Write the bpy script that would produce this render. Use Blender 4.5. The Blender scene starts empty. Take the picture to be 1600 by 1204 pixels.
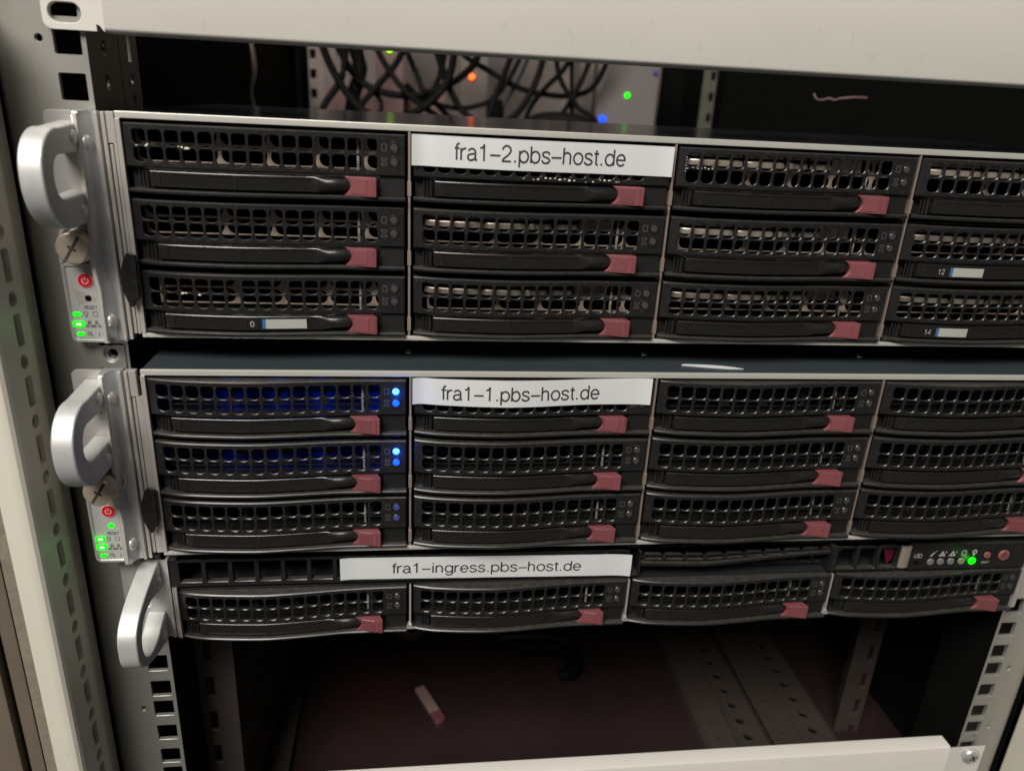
import bpy, bmesh, math, random
from mathutils import Vector, Matrix
random.seed(7)
S = 0.001          # all builder coordinates are millimetres
sc = bpy.context.scene
COL = sc.collection

# ------------------------------------------------------------------ camera
cam_d = bpy.data.cameras.new('camera')
cam = bpy.data.objects.new('camera', cam_d)
COL.objects.link(cam)
R = [[0.99196, -0.1164, 0.0497], [0.00441, -0.36069, -0.93268], [0.12649, 0.9254, -0.35727]]
right, down, fwd = (Vector(r) for r in R)
m3 = Matrix((right, -down, -fwd)).transposed()
cam.matrix_world = Matrix.Translation(Vector((112.04, -316.6, 13.37)) * S) @ m3.to_4x4()
cam_d.sensor_width = 36
cam_d.lens = 36 * 1188.6 / 1600
cam_d.clip_start = 0.01
cam_d.clip_end = 50
cam_d.dof.use_dof = True
cam_d.dof.focus_distance = 0.345
cam_d.dof.aperture_fstop = 9.0
sc.camera = cam

# ------------------------------------------------------------------ light
w = bpy.data.worlds.new('World')
sc.world = w
w.use_nodes = True
bg = w.node_tree.nodes['Background']
bg.inputs[0].default_value = (1.0, 0.96, 0.91, 1)
bg.inputs[1].default_value = 0.062

def area(name, loc, target, sx, sy, power, col):
    d = bpy.data.lights.new(name, 'AREA')
    d.shape = 'RECTANGLE'; d.size = sx; d.size_y = sy
    d.energy = power; d.color = col
    o = bpy.data.objects.new(name, d)
    COL.objects.link(o)
    o.location = loc
    dv = Vector(target) - Vector(loc)
    o.rotation_euler = dv.to_track_quat('-Z', 'Y').to_euler()
    return o

area('aisle_ceiling_light', (-0.68, -1.38, 1.53), (0.15, 0, -0.05), 1.3, 0.8, 90, (1.0, 0.965, 0.90))
area('rear_fill_light', (0.25, 1.15, 0.75), (0.15, 0.82, 0.0), 0.6, 0.4, 0.95, (1.0, 0.88, 0.78))  # added fill lamp, unseen, to brighten what lies behind the upper gap
sc.view_settings.view_transform = 'Standard'
sc.view_settings.look = 'None'
sc.view_settings.exposure = 0.0
sc.view_settings.gamma = 1.0

# ------------------------------------------------------------------ materials
def mat(name, col, metal=0.0, rough=0.5, var=0.0, vscale=60, rvar=0.0, bump=0.0, bscale=300, emit=None, estr=0,
        stretch=None, dust=0.0, dcol=(0.35, 0.32, 0.28), spec=0.5, coat=0.0, randv=0.0, trans=0.0, updust=0.0, scuff=0.0):
    m = bpy.data.materials.new(name)
    m.use_nodes = True
    nt = m.node_tree
    b = nt.nodes['Principled BSDF']
    b.inputs['Base Color'].default_value = (*col, 1)
    b.inputs['Metallic'].default_value = metal
    b.inputs['Roughness'].default_value = rough
    b.inputs['Specular IOR Level'].default_value = spec
    if coat: b.inputs['Coat Weight'].default_value = coat
    if trans: b.inputs['Transmission Weight'].default_value = trans
    if emit:
        b.inputs['Emission Color'].default_value = (*emit, 1)
        b.inputs['Emission Strength'].default_value = estr
    L = nt.links.new
    co = None
    def coords():
        nonlocal co
        if co is None:
            g = nt.nodes.new('ShaderNodeNewGeometry')
            co = g.outputs['Position']
        return co
    def noise(scale, detail=4, st=None):
        n = nt.nodes.new('ShaderNodeTexNoise')
        n.inputs['Scale'].default_value = scale
        n.inputs['Detail'].default_value = detail
        src = coords()
        if st:
            mp = nt.nodes.new('ShaderNodeMapping')
            mp.inputs['Scale'].default_value = st
            L(src, mp.inputs[0]); src = mp.outputs[0]
        L(src, n.inputs['Vector'])
        return n.outputs[0]
    colout = None
    if var or dust or randv:
        mx = nt.nodes.new('ShaderNodeMix'); mx.data_type = 'RGBA'
        mx.inputs['A'].default_value = (*[c * (1 - var) for c in col], 1)
        mx.inputs['B'].default_value = (*[min(1, c * (1 + var)) for c in col], 1)
        L(noise(vscale, 5, stretch), mx.inputs['Factor'])
        colout = mx.outputs['Result']
        if randv:
            oi = nt.nodes.new('ShaderNodeObjectInfo')
            hs = nt.nodes.new('ShaderNodeHueSaturation')
            mr = nt.nodes.new('ShaderNodeMapRange')
            mr.inputs['To Min'].default_value = 1 - randv; mr.inputs['To Max'].default_value = 1 + randv
            L(oi.outputs['Random'], mr.inputs[0]); L(mr.outputs[0], hs.inputs['Value']); L(colout, hs.inputs['Color'])
            colout = hs.outputs['Color']
        if dust:
            rp = nt.nodes.new('ShaderNodeValToRGB')
            rp.color_ramp.elements[0].position = 0.55; rp.color_ramp.elements[1].position = 0.8
            L(noise(900, 6), rp.inputs[0])
            m2 = nt.nodes.new('ShaderNodeMath'); m2.operation = 'MULTIPLY'; m2.inputs[1].default_value = dust
            L(rp.outputs[0], m2.inputs[0])
            mx2 = nt.nodes.new('ShaderNodeMix'); mx2.data_type = 'RGBA'
            L(m2.outputs[0], mx2.inputs['Factor']); L(colout, mx2.inputs['A'])
            mx2.inputs['B'].default_value = (*dcol, 1)
            colout = mx2.outputs['Result']
        L(colout, b.inputs['Base Color'])
    if scuff:
        rs_ = nt.nodes.new('ShaderNodeValToRGB')
        rs_.color_ramp.elements[0].position = 0.66; rs_.color_ramp.elements[1].position = 0.74
        L(noise(190, 9, (1, 1, 0.6)), rs_.inputs[0])
        k1 = nt.nodes.new('ShaderNodeMath'); k1.operation = 'MULTIPLY'; k1.inputs[1].default_value = scuff
        L(rs_.outputs[0], k1.inputs[0])
        mx4 = nt.nodes.new('ShaderNodeMix'); mx4.data_type = 'RGBA'; L(k1.outputs[0], mx4.inputs['Factor']); L(colout, mx4.inputs['A'])
        mx4.inputs['B'].default_value = (*[c * 0.35 for c in col], 1)
        colout = mx4.outputs['Result']; L(colout, b.inputs['Base Color'])
    if updust:
        g2 = nt.nodes.new('ShaderNodeNewGeometry'); sx_ = nt.nodes.new('ShaderNodeSeparateXYZ'); L(g2.outputs['Normal'], sx_.inputs[0])
        m4 = nt.nodes.new('ShaderNodeMapRange'); m4.inputs['From Min'].default_value = 0.6; m4.inputs['From Max'].default_value = 0.95; L(sx_.outputs['Z'], m4.inputs[0])
        m5 = nt.nodes.new('ShaderNodeMath'); m5.operation = 'MULTIPLY'; L(m4.outputs[0], m5.inputs[0]); L(noise(350, 6), m5.inputs[1])
        m6 = nt.nodes.new('ShaderNodeMath'); m6.operation = 'MULTIPLY'; m6.inputs[1].default_value = updust; L(m5.outputs[0], m6.inputs[0])
        mx3 = nt.nodes.new('ShaderNodeMix'); mx3.data_type = 'RGBA'; L(m6.outputs[0], mx3.inputs['Factor']); L(colout, mx3.inputs['A']); mx3.inputs['B'].default_value = (*dcol, 1)
        L(mx3.outputs['Result'], b.inputs['Base Color'])
    if rvar:
        mr = nt.nodes.new('ShaderNodeMapRange')
        mr.inputs['To Min'].default_value = max(0.02, rough - rvar); mr.inputs['To Max'].default_value = min(1, rough + rvar)
        L(noise(vscale * 1.7, 6, stretch), mr.inputs[0]); L(mr.outputs[0], b.inputs['Roughness'])
    if bump:
        bn = nt.nodes.new('ShaderNodeBump')
        bn.inputs['Strength'].default_value = bump; bn.inputs['Distance'].default_value = 0.0002
        L(noise(bscale, 3, stretch), bn.inputs['Height']); L(bn.outputs[0], b.inputs['Normal'])
    return m

M = dict(
    paint=mat('beige_paint', (0.57, 0.545, 0.50), rough=0.42, var=0.04, vscale=15, bump=0.12, bscale=1800, rvar=0.08, scuff=0.13),
    frame=mat('cream_paint', (0.56, 0.53, 0.45), rough=0.40, var=0.04, vscale=20, bump=0.1, bscale=1500, rvar=0.08, scuff=0.13),
    zinc=mat('zinc_plate', (0.38, 0.37, 0.335), metal=0.62, rough=0.42, var=0.20, vscale=30, rvar=0.12, bump=0.08, bscale=500, stretch=(1, 1, 0.25), scuff=0.5),
    galv=mat('dark_zinc', (0.20, 0.19, 0.15), metal=0.7, rough=0.45, var=0.15, vscale=40, rvar=0.1),
    gasket=mat('speckled_foam', (0.19, 0.16, 0.12), rough=0.95, var=0.35, vscale=220, bump=0.8, bscale=700, dust=0.4, dcol=(0.05, 0.04, 0.03)),
    brown=mat('brown_strip', (0.12, 0.095, 0.07), rough=0.7, var=0.2, vscale=30),
    void=mat('black_interior', (0.004, 0.004, 0.004), rough=0.9, spec=0.05),  # near-black standing in for unlit depth; also backplanes, wells and holes
    black_steel=mat('black_steel', (0.016, 0.017, 0.019), metal=0.0, rough=0.35, var=0.2, vscale=30, rvar=0.1, dust=0.05),
    cover_mid=mat('middle_cover_steel', (0.045, 0.058, 0.066), metal=0.35, rough=0.36, var=0.25, vscale=18, rvar=0.10, dust=0.05, stretch=(0.3, 1, 1)),
    cover=mat('top_cover_steel', (0.006, 0.008, 0.010), metal=0.0, rough=0.16, var=0.2, vscale=25, rvar=0.04, dust=0.02, coat=0.0),
    rim=mat('nickel_rim', (0.70, 0.68, 0.62), metal=0.55, rough=0.36, var=0.06, vscale=50, rvar=0.06),
    divider=mat('divider_steel', (0.50, 0.39, 0.32), metal=0.75, rough=0.42, var=0.15, vscale=90),
    alu=mat('brushed_aluminium', (0.60, 0.595, 0.58), metal=0.55, rough=0.52, var=0.06, vscale=120, rvar=0.06, bump=0.12, bscale=900, stretch=(4, 1, 1), scuff=0.4),
    alu_dark=mat('polished_aluminium', (0.62, 0.63, 0.63), metal=0.7, rough=0.34, var=0.02, vscale=20),
    silver=mat('silver_plastic', (0.42, 0.40, 0.385), metal=0.35, rough=0.42, var=0.03, vscale=60, bump=0.05, bscale=2500),
    label_panel=mat('silver_overlay', (0.40, 0.39, 0.38), metal=0.1, rough=0.5, var=0.03, vscale=60),
    ridge=mat('pale_ridge', (0.56, 0.52, 0.48), metal=0.6, rough=0.4, var=0.06, vscale=80),
    screw=mat('worn_nickel', (0.62, 0.53, 0.43), metal=0.75, rough=0.34, var=0.25, vscale=160, rvar=0.12),
    screw_slot=mat('dark_slot', (0.035, 0.022, 0.014), rough=0.8, var=0.3, vscale=300),  # dark brown for the bars drawn as screw slots
    plastic=mat('black_plastic', (0.0105, 0.0102, 0.0098), rough=0.33, var=0.15, vscale=90, rvar=0.07, bump=0.10, bscale=3000, dust=0.07, spec=0.5, updust=0.16),
    lever=mat('glossy_black_plastic', (0.010, 0.0097, 0.0094), rough=0.25, var=0.15, vscale=70, rvar=0.08, dust=0.04, spec=0.8),
    window=mat('label_window_plastic', (0.012, 0.011, 0.011), rough=0.18, var=0.2, vscale=60, rvar=0.06, dust=0.02),
    body=mat('tray_body_plastic', (0.006, 0.006, 0.006), rough=0.5, var=0.2, vscale=80, dust=0.02),
    latch=mat('dusty_red_plastic', (0.162, 0.048, 0.054), rough=0.38, var=0.10, vscale=120, rvar=0.05, dust=0.06, dcol=(0.4, 0.22, 0.2), randv=0.12),
    screenA=mat('pale_screen_steel', (0.52, 0.42, 0.34), metal=0.5, rough=0.45, var=0.15, vscale=70),
    screenB=mat('dark_screen_steel', (0.008, 0.008, 0.008), metal=0.0, rough=0.6, var=0.2, vscale=70),
    shield_dim=mat('glint_shield_dim', (0.24, 0.205, 0.17), metal=0.6, rough=0.36, var=0.6, vscale=170, rvar=0.12, bump=0.6, bscale=140),  # darker copy of the shield metal, for trays whose glints are dimmer
    drive=mat('glint_shield_metal', (0.42, 0.37, 0.31), metal=0.6, rough=0.32, var=0.55, vscale=150, rvar=0.12, bump=0.6, bscale=140),
    pipe=mat('light_pipe', (0.30, 0.285, 0.26), rough=0.25, spec=0.6),
    lens=mat('smoked_lens', (0.05, 0.048, 0.046), rough=0.15, coat=0.4),
    lens_blue=mat('blue_led_lit', (0.01, 0.06, 0.8), emit=(0.0, 0.035, 1.0), estr=4),
    lens_blue_hot=mat('blue_led_bright', (0.3, 0.6, 1), emit=(0.01, 0.12, 1.0), estr=5),
    lens_blue_dim=mat('blue_led_dim', (0.04, 0.04, 0.12), rough=0.2, emit=(0.02, 0.03, 0.25), estr=0.5),
    green=mat('green_led_lit', (0.0, 0.6, 0.0), emit=(0.0, 1.0, 0.0), estr=1.6),
    green_hot=mat('green_led_bright', (0.4, 1, 0.4), emit=(0.30, 1.0, 0.25), estr=3.0),
    green_dim=mat('green_led_faint', (0.2, 0.5, 0.05), emit=(0.15, 0.7, 0.02), estr=0.55),
    orange=mat('orange_led_lit', (0.8, 0.1, 0.0), emit=(1.0, 0.10, 0.01), estr=4),
    lime=mat('lime_led_lit', (0.3, 0.8, 0.0), emit=(0.30, 1.0, 0.01), estr=4),
    red_led=mat('red_led_lit', (0.8, 0.0, 0.0), emit=(1.0, 0.0, 0.03), estr=3),
    paper=mat('label_paper', (0.565, 0.57, 0.57), rough=0.38, var=0.05, vscale=25, bump=0.5, bscale=90, rvar=0.08),
    ink=mat('black_ink', (0.03, 0.03, 0.03), rough=0.6),
    white_ink=mat('white_ink', (0.34, 0.335, 0.315), rough=0.6),
    grey_ink=mat('grey_ink', (0.06, 0.058, 0.055), rough=0.6),
    dim_ink=mat('dim_mark', (0.055, 0.053, 0.05), rough=0.5),
    sticker=mat('bay_sticker', (0.34, 0.345, 0.31), rough=0.5, var=0.04, vscale=80),
    sticker_blue=mat('sticker_blue', (0.035, 0.11, 0.26), rough=0.5),
    red_button=mat('red_button', (0.56, 0.012, 0.022), rough=0.35),
    pink_ink=mat('pink_symbol', (0.75, 0.42, 0.40), rough=0.5),
    dull_red=mat('dull_red_button', (0.19, 0.066, 0.060), rough=0.5, var=0.1, vscale=200),
    dark_red=mat('dark_red_plastic', (0.07, 0.005, 0.013), rough=0.4),
    led_off=mat('unlit_lens', (0.15, 0.145, 0.138), rough=0.3),
    led_olive=mat('unlit_green_lens', (0.18, 0.21, 0.11), rough=0.3),
    residue=mat('tape_residue', (0.62, 0.58, 0.48), rough=0.8, var=0.2, vscale=400),
    tan=mat('torn_paper', (0.33, 0.30, 0.25), rough=0.8, var=0.15, vscale=250),
    wall=mat('rear_panel', (0.145, 0.118, 0.104), rough=0.7, var=0.06, vscale=20),
    backing=mat('reddish_panel', (0.17, 0.095, 0.09), rough=0.7, var=0.1, vscale=20),
    pdu=mat('grey_equipment', (0.17, 0.148, 0.138), rough=0.45, var=0.06, vscale=30),
    cable=mat('black_rubber', (0.003, 0.003, 0.003), rough=0.7, spec=0.12),
    cable_blue=mat('blue_grey_cable', (0.09, 0.11, 0.13), rough=0.5),
    floor=mat('rack_floor', (0.025, 0.015, 0.015), rough=0.33, var=0.45, vscale=14, rvar=0.08, spec=0.5),
    rail=mat('rail_steel', (0.055, 0.044, 0.038), metal=0.2, rough=0.5, var=0.15, vscale=30),
    tag=mat('cable_tag', (0.22, 0.16, 0.15), rough=0.5),
)

# ------------------------------------------------------------------ mesh builder
WL = {}     # world location (mm) of every empty / object used as a parent

class MB:
    def __init__(s): s.v = []; s.f = []
    def add(s, vs, fs):
        n = len(s.v); s.v += [tuple(v) for v in vs]; s.f += [[i + n for i in f] for f in fs]; return s
    def box(s, x0, x1, y0, y1, z0, z1):
        vs = [(x, y, z) for z in (z0, z1) for y in (y0, y1) for x in (x0, x1)]
        return s.add(vs, [(0, 2, 3, 1), (4, 5, 7, 6), (0, 1, 5, 4), (2, 6, 7, 3), (0, 4, 6, 2), (1, 3, 7, 5)])
    def prism(s, poly, a, b, ax='y'):
        # poly of 2-D points; ax is the extrusion axis
        def P(p, t):
            return {'y': (p[0], t, p[1]), 'x': (t, p[0], p[1]), 'z': (p[0], p[1], t)}[ax]
        n = len(poly)
        vs = [P(p, a) for p in poly] + [P(p, b) for p in poly]
        fs = [list(range(n)), list(range(2 * n - 1, n - 1, -1))]
        fs += [(i, i + n, (i + 1) % n + n, (i + 1) % n) for i in range(n)]
        return s.add(vs, fs)
    def loft(s, rings, cap=True, closed=True):
        n = len(rings[0]); vs = [p for r in rings for p in r]; fs = []
        for k in range(len(rings) - 1):
            for i in range(n if closed else n - 1):
                j = (i + 1) % n
                fs.append((k * n + i, k * n + j, (k + 1) * n + j, (k + 1) * n + i))
        if cap and closed:
            fs.append(list(range(n))); fs.append(list(range(len(vs) - 1, len(vs) - n - 1, -1)))
        return s.add(vs, fs)
    def tube(s, pts, r, n=10):
        pts = [Vector(p) for p in pts]; rings = []
        up = Vector((0.3, 0.2, 1)).normalized()
        for i, p in enumerate(pts):
            t = (pts[min(i + 1, len(pts) - 1)] - pts[max(i - 1, 0)]).normalized()
            a = t.cross(up)
            if a.length < 1e-4: a = t.cross(Vector((1, 0, 0)))
            a.normalize(); b = t.cross(a)
            up = b.cross(t) if False else up
            rings.append([p + (a * math.cos(2 * math.pi * k / n) + b * math.sin(2 * math.pi * k / n)) * r for k in range(n)])
        return s.loft(rings)
    def disc_y(s, cx, cz, r, y0, y1, n=24, bev=0.0):
        prof = [(r, y1), (r, y0 + bev), (r - bev, y0)] if bev else [(r, y1), (r, y0)]
        rings = [[(cx + q * math.cos(2 * math.pi * k / n), y, cz + q * math.sin(2 * math.pi * k / n)) for k in range(n)] for q, y in prof]
        return s.loft(rings)
    def ring_y(s, cx, cz, r0, r1, y0, y1, n=20):
        prof = [(r0, y1), (r0, y0), (r1, y0), (r1, y1)]
        rings = [[(cx + q * math.cos(2 * math.pi * k / n), y, cz + q * math.sin(2 * math.pi * k / n)) for k in range(n)] for q, y in prof]
        return s.loft(rings, cap=False)
    def cell(s, x0, x1, z0, z1, hole, depth, bev, mp, back=False):
        """rectangular cell of a plate with one hole, hole wall going in by depth; mp maps (a, b, d) to xyz"""
        cx = sum(p[0] for p in hole) / len(hole); cz = sum(p[1] for p in hole) / len(hole)
        n = len(hole)
        out = []; side = []
        for (x, z) in hole:
            dx, dz = x - cx, z - cz; t = 1e9; sd = 0
            if dx > 1e-9 and (x1 - cx) / dx < t: t = (x1 - cx) / dx; sd = 0
            if dz > 1e-9 and (z1 - cz) / dz < t: t = (z1 - cz) / dz; sd = 1
            if dx < -1e-9 and (x0 - cx) / dx < t: t = (x0 - cx) / dx; sd = 2
            if dz < -1e-9 and (z0 - cz) / dz < t: t = (z0 - cz) / dz; sd = 3
            out.append((cx + dx * t, cz + dz * t)); side.append(sd)
        cn = {(0, 1): (x1, z1), (1, 2): (x0, z1), (2, 3): (x0, z0), (3, 0): (x1, z0)}
        big = []
        for (x, z) in hole:
            dx, dz = x - cx, z - cz; l = math.hypot(dx, dz)
            big.append((cx + dx * (l + bev) / l, cz + dz * (l + bev) / l))
        vs = [mp(a, b, 0) for a, b in out] + [mp(a, b, 0) for a, b in big] + [mp(a, b, bev) for a, b in hole] + [mp(a, b, depth) for a, b in hole]
        fs = []
        for i in range(n):
            j = (i + 1) % n
            if side[i] != side[j]:
                q = side[i]; ins = []
                while q != side[j]:
                    vs.append(mp(*cn[(q, (q + 1) % 4)], 0)); ins.append(len(vs) - 1); q = (q + 1) % 4
                fs.append((i, *ins, j, n + j, n + i))
            else:
                fs.append((i, j, n + j, n + i))
            fs.append((n + i, n + j, 2 * n + j, 2 * n + i))
            fs.append((2 * n + i, 2 * n + j, 3 * n + j, 3 * n + i))
        return s.add(vs, fs)
    def mesh(s, name, off=(0, 0, 0), bevel=0.0, smooth=35, weld=True, segs=2):
        bm = bmesh.new()
        vs = [bm.verts.new(((x - off[0]) * S, (y - off[1]) * S, (z - off[2]) * S)) for x, y, z in s.v]
        for f in s.f:
            try: bm.faces.new([vs[i] for i in f])
            except ValueError: pass
        if weld: bmesh.ops.remove_doubles(bm, verts=bm.verts, dist=1e-6)
        bmesh.ops.recalc_face_normals(bm, faces=bm.faces)
        if bevel:
            ed = [e for e in bm.edges if len(e.link_faces) == 2 and e.calc_face_angle(0) > math.radians(30)]
            bmesh.ops.bevel(bm, geom=ed, offset=bevel * S, segments=segs, affect='EDGES', profile=0.5, clamp_overlap=True)
        me = bpy.data.meshes.new(name)
        bm.to_mesh(me); bm.free()
        if smooth:
            me.shade_smooth(); me.set_sharp_from_angle(angle=math.radians(smooth))
        return me
    def build(s, name, m, parent=None, bevel=0.0, smooth=35, weld=True, segs=2):
        off = WL[parent.name] if parent else None
        if parent is None:
            xs = [v[0] for v in s.v]; ys = [v[1] for v in s.v]; zs = [v[2] for v in s.v]
            off = ((min(xs) + max(xs)) / 2, (min(ys) + max(ys)) / 2, min(zs))
        me = s.mesh(name, off, bevel, smooth, weld, segs)
        me.materials.append(M[m])
        o = bpy.data.objects.new(name, me)
        COL.objects.link(o)
        if bevel:
            wn = o.modifiers.new('weighted_normals', 'WEIGHTED_NORMAL'); wn.keep_sharp = True; wn.weight = 80
        if parent: o.parent = parent
        else: o.location = Vector(off) * S
        WL[o.name] = off
        return o

def tag(o, label=None, cat=None, group=None, kind=None):
    if label: o['label'] = label
    if cat: o['category'] = cat
    if group: o['group'] = group
    if kind: o['kind'] = kind
    return o

def thing(name, loc, label, cat, group=None):
    o = bpy.data.objects.new(name, None)
    o.empty_display_size = 0.01
    COL.objects.link(o); o.location = Vector(loc) * S
    WL[o.name] = tuple(loc)
    return tag(o, label, cat, group)

def copy_tree(o, parent=None):
    c = o.copy(); COL.objects.link(c)
    c.parent = parent
    for ch in list(o.children): copy_tree(ch, c)
    return c

# monoline sans letters drawn as strokes: unit em, capitals 0.72 high
def _e(cx, cy, rx, ry, a0, a1, n=14):
    return [(cx + rx * math.cos(math.radians(a0 + (a1 - a0) * k / n)), cy + ry * math.sin(math.radians(a0 + (a1 - a0) * k / n))) for k in range(n + 1)]
def _cr(P, n=5):
    out = []
    for i in range(len(P) - 1):
        a, b, c, d = P[max(0, i - 1)], P[i], P[i + 1], P[min(len(P) - 1, i + 2)]
        for k in range(n):
            t = k / n
            out.append(tuple(0.5 * (2 * b[j] + (c[j] - a[j]) * t + (2 * a[j] - 5 * b[j] + 4 * c[j] - d[j]) * t * t + (3 * b[j] - a[j] - 3 * c[j] + d[j]) * t ** 3) for j in (0, 1)))
    return out + [P[-1]]
_s = [(.415, .385), (.37, .475), (.24, .505), (.115, .465), (.085, .38), (.14, .305), (.27, .262), (.38, .21), (.43, .13), (.37, .05), (.24, .015), (.11, .05), (.06, .145)]
GL = {
 'f': (.28, [_e(.255, .585, .115, .115, 80, 180, 8) + [(.14, 0)], [(.03, .505), (.27, .505)]]),
 'r': (.33, [[(.07, .52), (.07, 0)], _e(.27, .30, .2, .205, 180, 78, 8)]),
 'a': (.54, [_e(.25, .36, .165, .148, 165, 0, 10) + [(.415, .08), (.44, .03), (.50, .025)], _cr([(.415, .315), (.33, .292), (.21, .278), (.10, .235), (.062, .145), (.10, .05), (.20, .012), (.31, .04), (.39, .11), (.415, .19)])]),
 '1': (.54, [[(.09, .555), (.18, .565), (.25, .615), (.275, .71)], [(.285, .72), (.285, 0)]]),
 '-': (.56, [[(.03, .265), (.53, .265)]]),
 '2': (.54, [_e(.26, .505, .195, .195, 175, -25, 12) + [(.34, .31), (.12, .14), (.06, .04)], [(.045, .036), (.475, .036)]]),
 '.': (.27, [[(.09, .045), (.18, .045)]]),
 'p': (.56, [[(.075, .52), (.075, -.2)], _e(.285, .26, .21, .245, 0, 360, 24)]),
 'b': (.56, [[(.075, .72), (.075, 0)], _e(.285, .26, .21, .245, 0, 360, 24)]),
 's': (.49, [_cr(_s, 3)]),
 'h': (.53, [[(.075, .72), (.075, 0)], _e(.245, .34, .17, .165, 180, 0, 10) + [(.415, 0)]]),
 'n': (.53, [[(.075, .52), (.075, 0)], _e(.245, .34, .17, .165, 180, 0, 10) + [(.415, 0)]]),
 'o': (.55, [_e(.275, .26, .22, .245, 0, 360, 24)]),
 't': (.29, [[(.145, .66), (.145, .11)] + _e(.235, .11, .09, .09, 180, 280, 6), [(.03, .505), (.27, .505)]]),
 'd': (.57, [[(.485, .72), (.485, 0)], _e(.275, .26, .21, .245, 0, 360, 24)]),
 'e': (.54, [[(.07, .265), (.475, .265)] + _e(.272, .26, .205, .245, 2, 322, 22)]),
 'i': (.22, [[(.11, .52), (.11, 0)], [(.11, .72), (.11, .635)]]),
 'g': (.56, [[(.485, .52), (.485, .0)] + _e(.285, -.01, .2, .175, 0, -155, 12), _e(.275, .265, .21, .24, 0, 360, 24)]),
 '0': (.54, [_e(.27, .36, .2, .34, 0, 360, 24)]),
 '4': (.54, [[(.38, 0), (.38, .70), (.045, .19), (.51, .19)]]),
 'U': (.62, [[(.08, .72), (.08, .26)] + _e(.3, .26, .22, .235, 180, 360, 12) + [(.52, .72)]]),
 'I': (.22, [[(.11, .72), (.11, 0)]]),
 'D': (.64, [[(.09, .03), (.09, .69), (.26, .69)] + _e(.28, .36, .27, .33, 90, -90, 14) + [(.09, .03)]]),
 'R': (.62, [[(.09, 0), (.09, .69), (.34, .69)] + _e(.36, .525, .16, .165, 90, -90, 10) + [(.09, .36)], [(.34, .36), (.53, 0)]]),
 'E': (.58, [[(.5, .69), (.09, .69), (.09, .03), (.51, .03)], [(.09, .37), (.46, .37)]]),
 'S': (.60, [_cr([(x * 1.2, y * 1.38) for x, y in _s], 3)]),
 'T': (.56, [[(.02, .69), (.54, .69)], [(.28, .69), (.28, 0)]]),
}
def text(name, s, m, parent, x, y, z, h, align='LEFT', width=None, tilt=0.0, wt=0.09):
    """flat lettering in the XZ plane facing -Y; z is the middle of the capitals, h the em size in mm"""
    total = sum(GL[c][0] for c in s)
    k = (width / total) if width else h
    ct, st = math.cos(tilt), math.sin(tilt)
    mb = MB(); pen = -total / 2 if align == 'CENTER' else 0.0
    off = 0
    for c in s:
        adv, strokes = GL[c]
        for pl in strokes:
            closed = math.dist(pl[0], pl[-1]) < 1e-6
            P = pl[:-1] if closed else pl
            n = len(P); L = []; Rr = []
            for i in range(n):
                a = P[i - 1] if (i > 0 or closed) else P[i]; b = P[(i + 1) % n] if (i < n - 1 or closed) else P[i]
                d1 = Vector((P[i][0] - a[0], (P[i][1] - a[1]))); d2 = Vector((b[0] - P[i][0], (b[1] - P[i][1])))
                if d1.length < 1e-9: d1 = d2
                if d2.length < 1e-9: d2 = d1
                d1.normalize(); d2.normalize()
                t = (d1 + d2); t = t.normalized() if t.length > 1e-6 else d1
                sc2 = min(2.0, 1 / max(0.3, t.dot(d1)))
                nx, nz = -t.y * wt / 2 * sc2, t.x * wt / 2 * sc2
                L.append((P[i][0] + nx, P[i][1] + nz)); Rr.append((P[i][0] - nx, P[i][1] - nz))
            off += 1
            yy = y - 0.002 * (off % 7)
            def W(q):
                a, b = (pen + q[0]) * k, (q[1] - 0.36) * h
                return (x + a * ct - b * st, yy, z + a * st + b * ct)
            vs = [W(q) for q in L] + [W(q) for q in Rr]
            mb.add(vs, [(i, (i + 1) % n, n + (i + 1) % n, n + i) for i in range(n if closed else n - 1)])
        pen += adv
    return mb.build(name, m, parent, smooth=0, weld=False)

def rrect(x0, x1, z0, z1, r, n=4, rs=None):
    """rounded rectangle, counter-clockwise from the right side; rs = radii (tr, tl, bl, br)"""
    rs = rs or (r, r, r, r); P = []
    for (cx, cz, a0, q) in ((x1, z1, 0, rs[0]), (x0, z1, 90, rs[1]), (x0, z0, 180, rs[2]), (x1, z0, 270, rs[3])):
        ox = cx - q if cx == x1 else cx + q; oz = cz - q if cz == z1 else cz + q
        for k in range(n + 1):
            a = math.radians(a0 + 90 * k / n); P.append((ox + q * math.cos(a), oz + q * math.sin(a)))
    return P

def circ(cx, cz, r, n=16):
    return [(cx + r * math.cos(2 * math.pi * (k + .5) / n), cz + r * math.sin(2 * math.pi * (k + .5) / n)) for k in range(n)]

def flat(y0): return lambda a, b, d: (a, y0 + d, b)

def smooth_interp(xs, ys):
    def f(x):
        if x <= xs[0]: return ys[0]
        if x >= xs[-1]: return ys[-1]
        for i in range(len(xs) - 1):
            if x <= xs[i + 1]: break
        t = (x - xs[i]) / (xs[i + 1] - xs[i])
        def tan(k):
            a, b = max(0, k - 1), min(len(xs) - 1, k + 1)
            return (ys[b] - ys[a]) / (xs[b] - xs[a])
        h = xs[i + 1] - xs[i]; t2, t3 = t * t, t * t * t
        return (2*t3 - 3*t2 + 1) * ys[i] + (t3 - 2*t2 + t) * h * tan(i) + (-2*t3 + 3*t2) * ys[i+1] + (t3 - t2) * h * tan(i+1)
    return f

# ------------------------------------------------------------------ the rack
rack = thing('server_rack', (218, 300, -460), 'cream steel server rack with punched mounting rails around the three servers', 'server rack')

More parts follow.
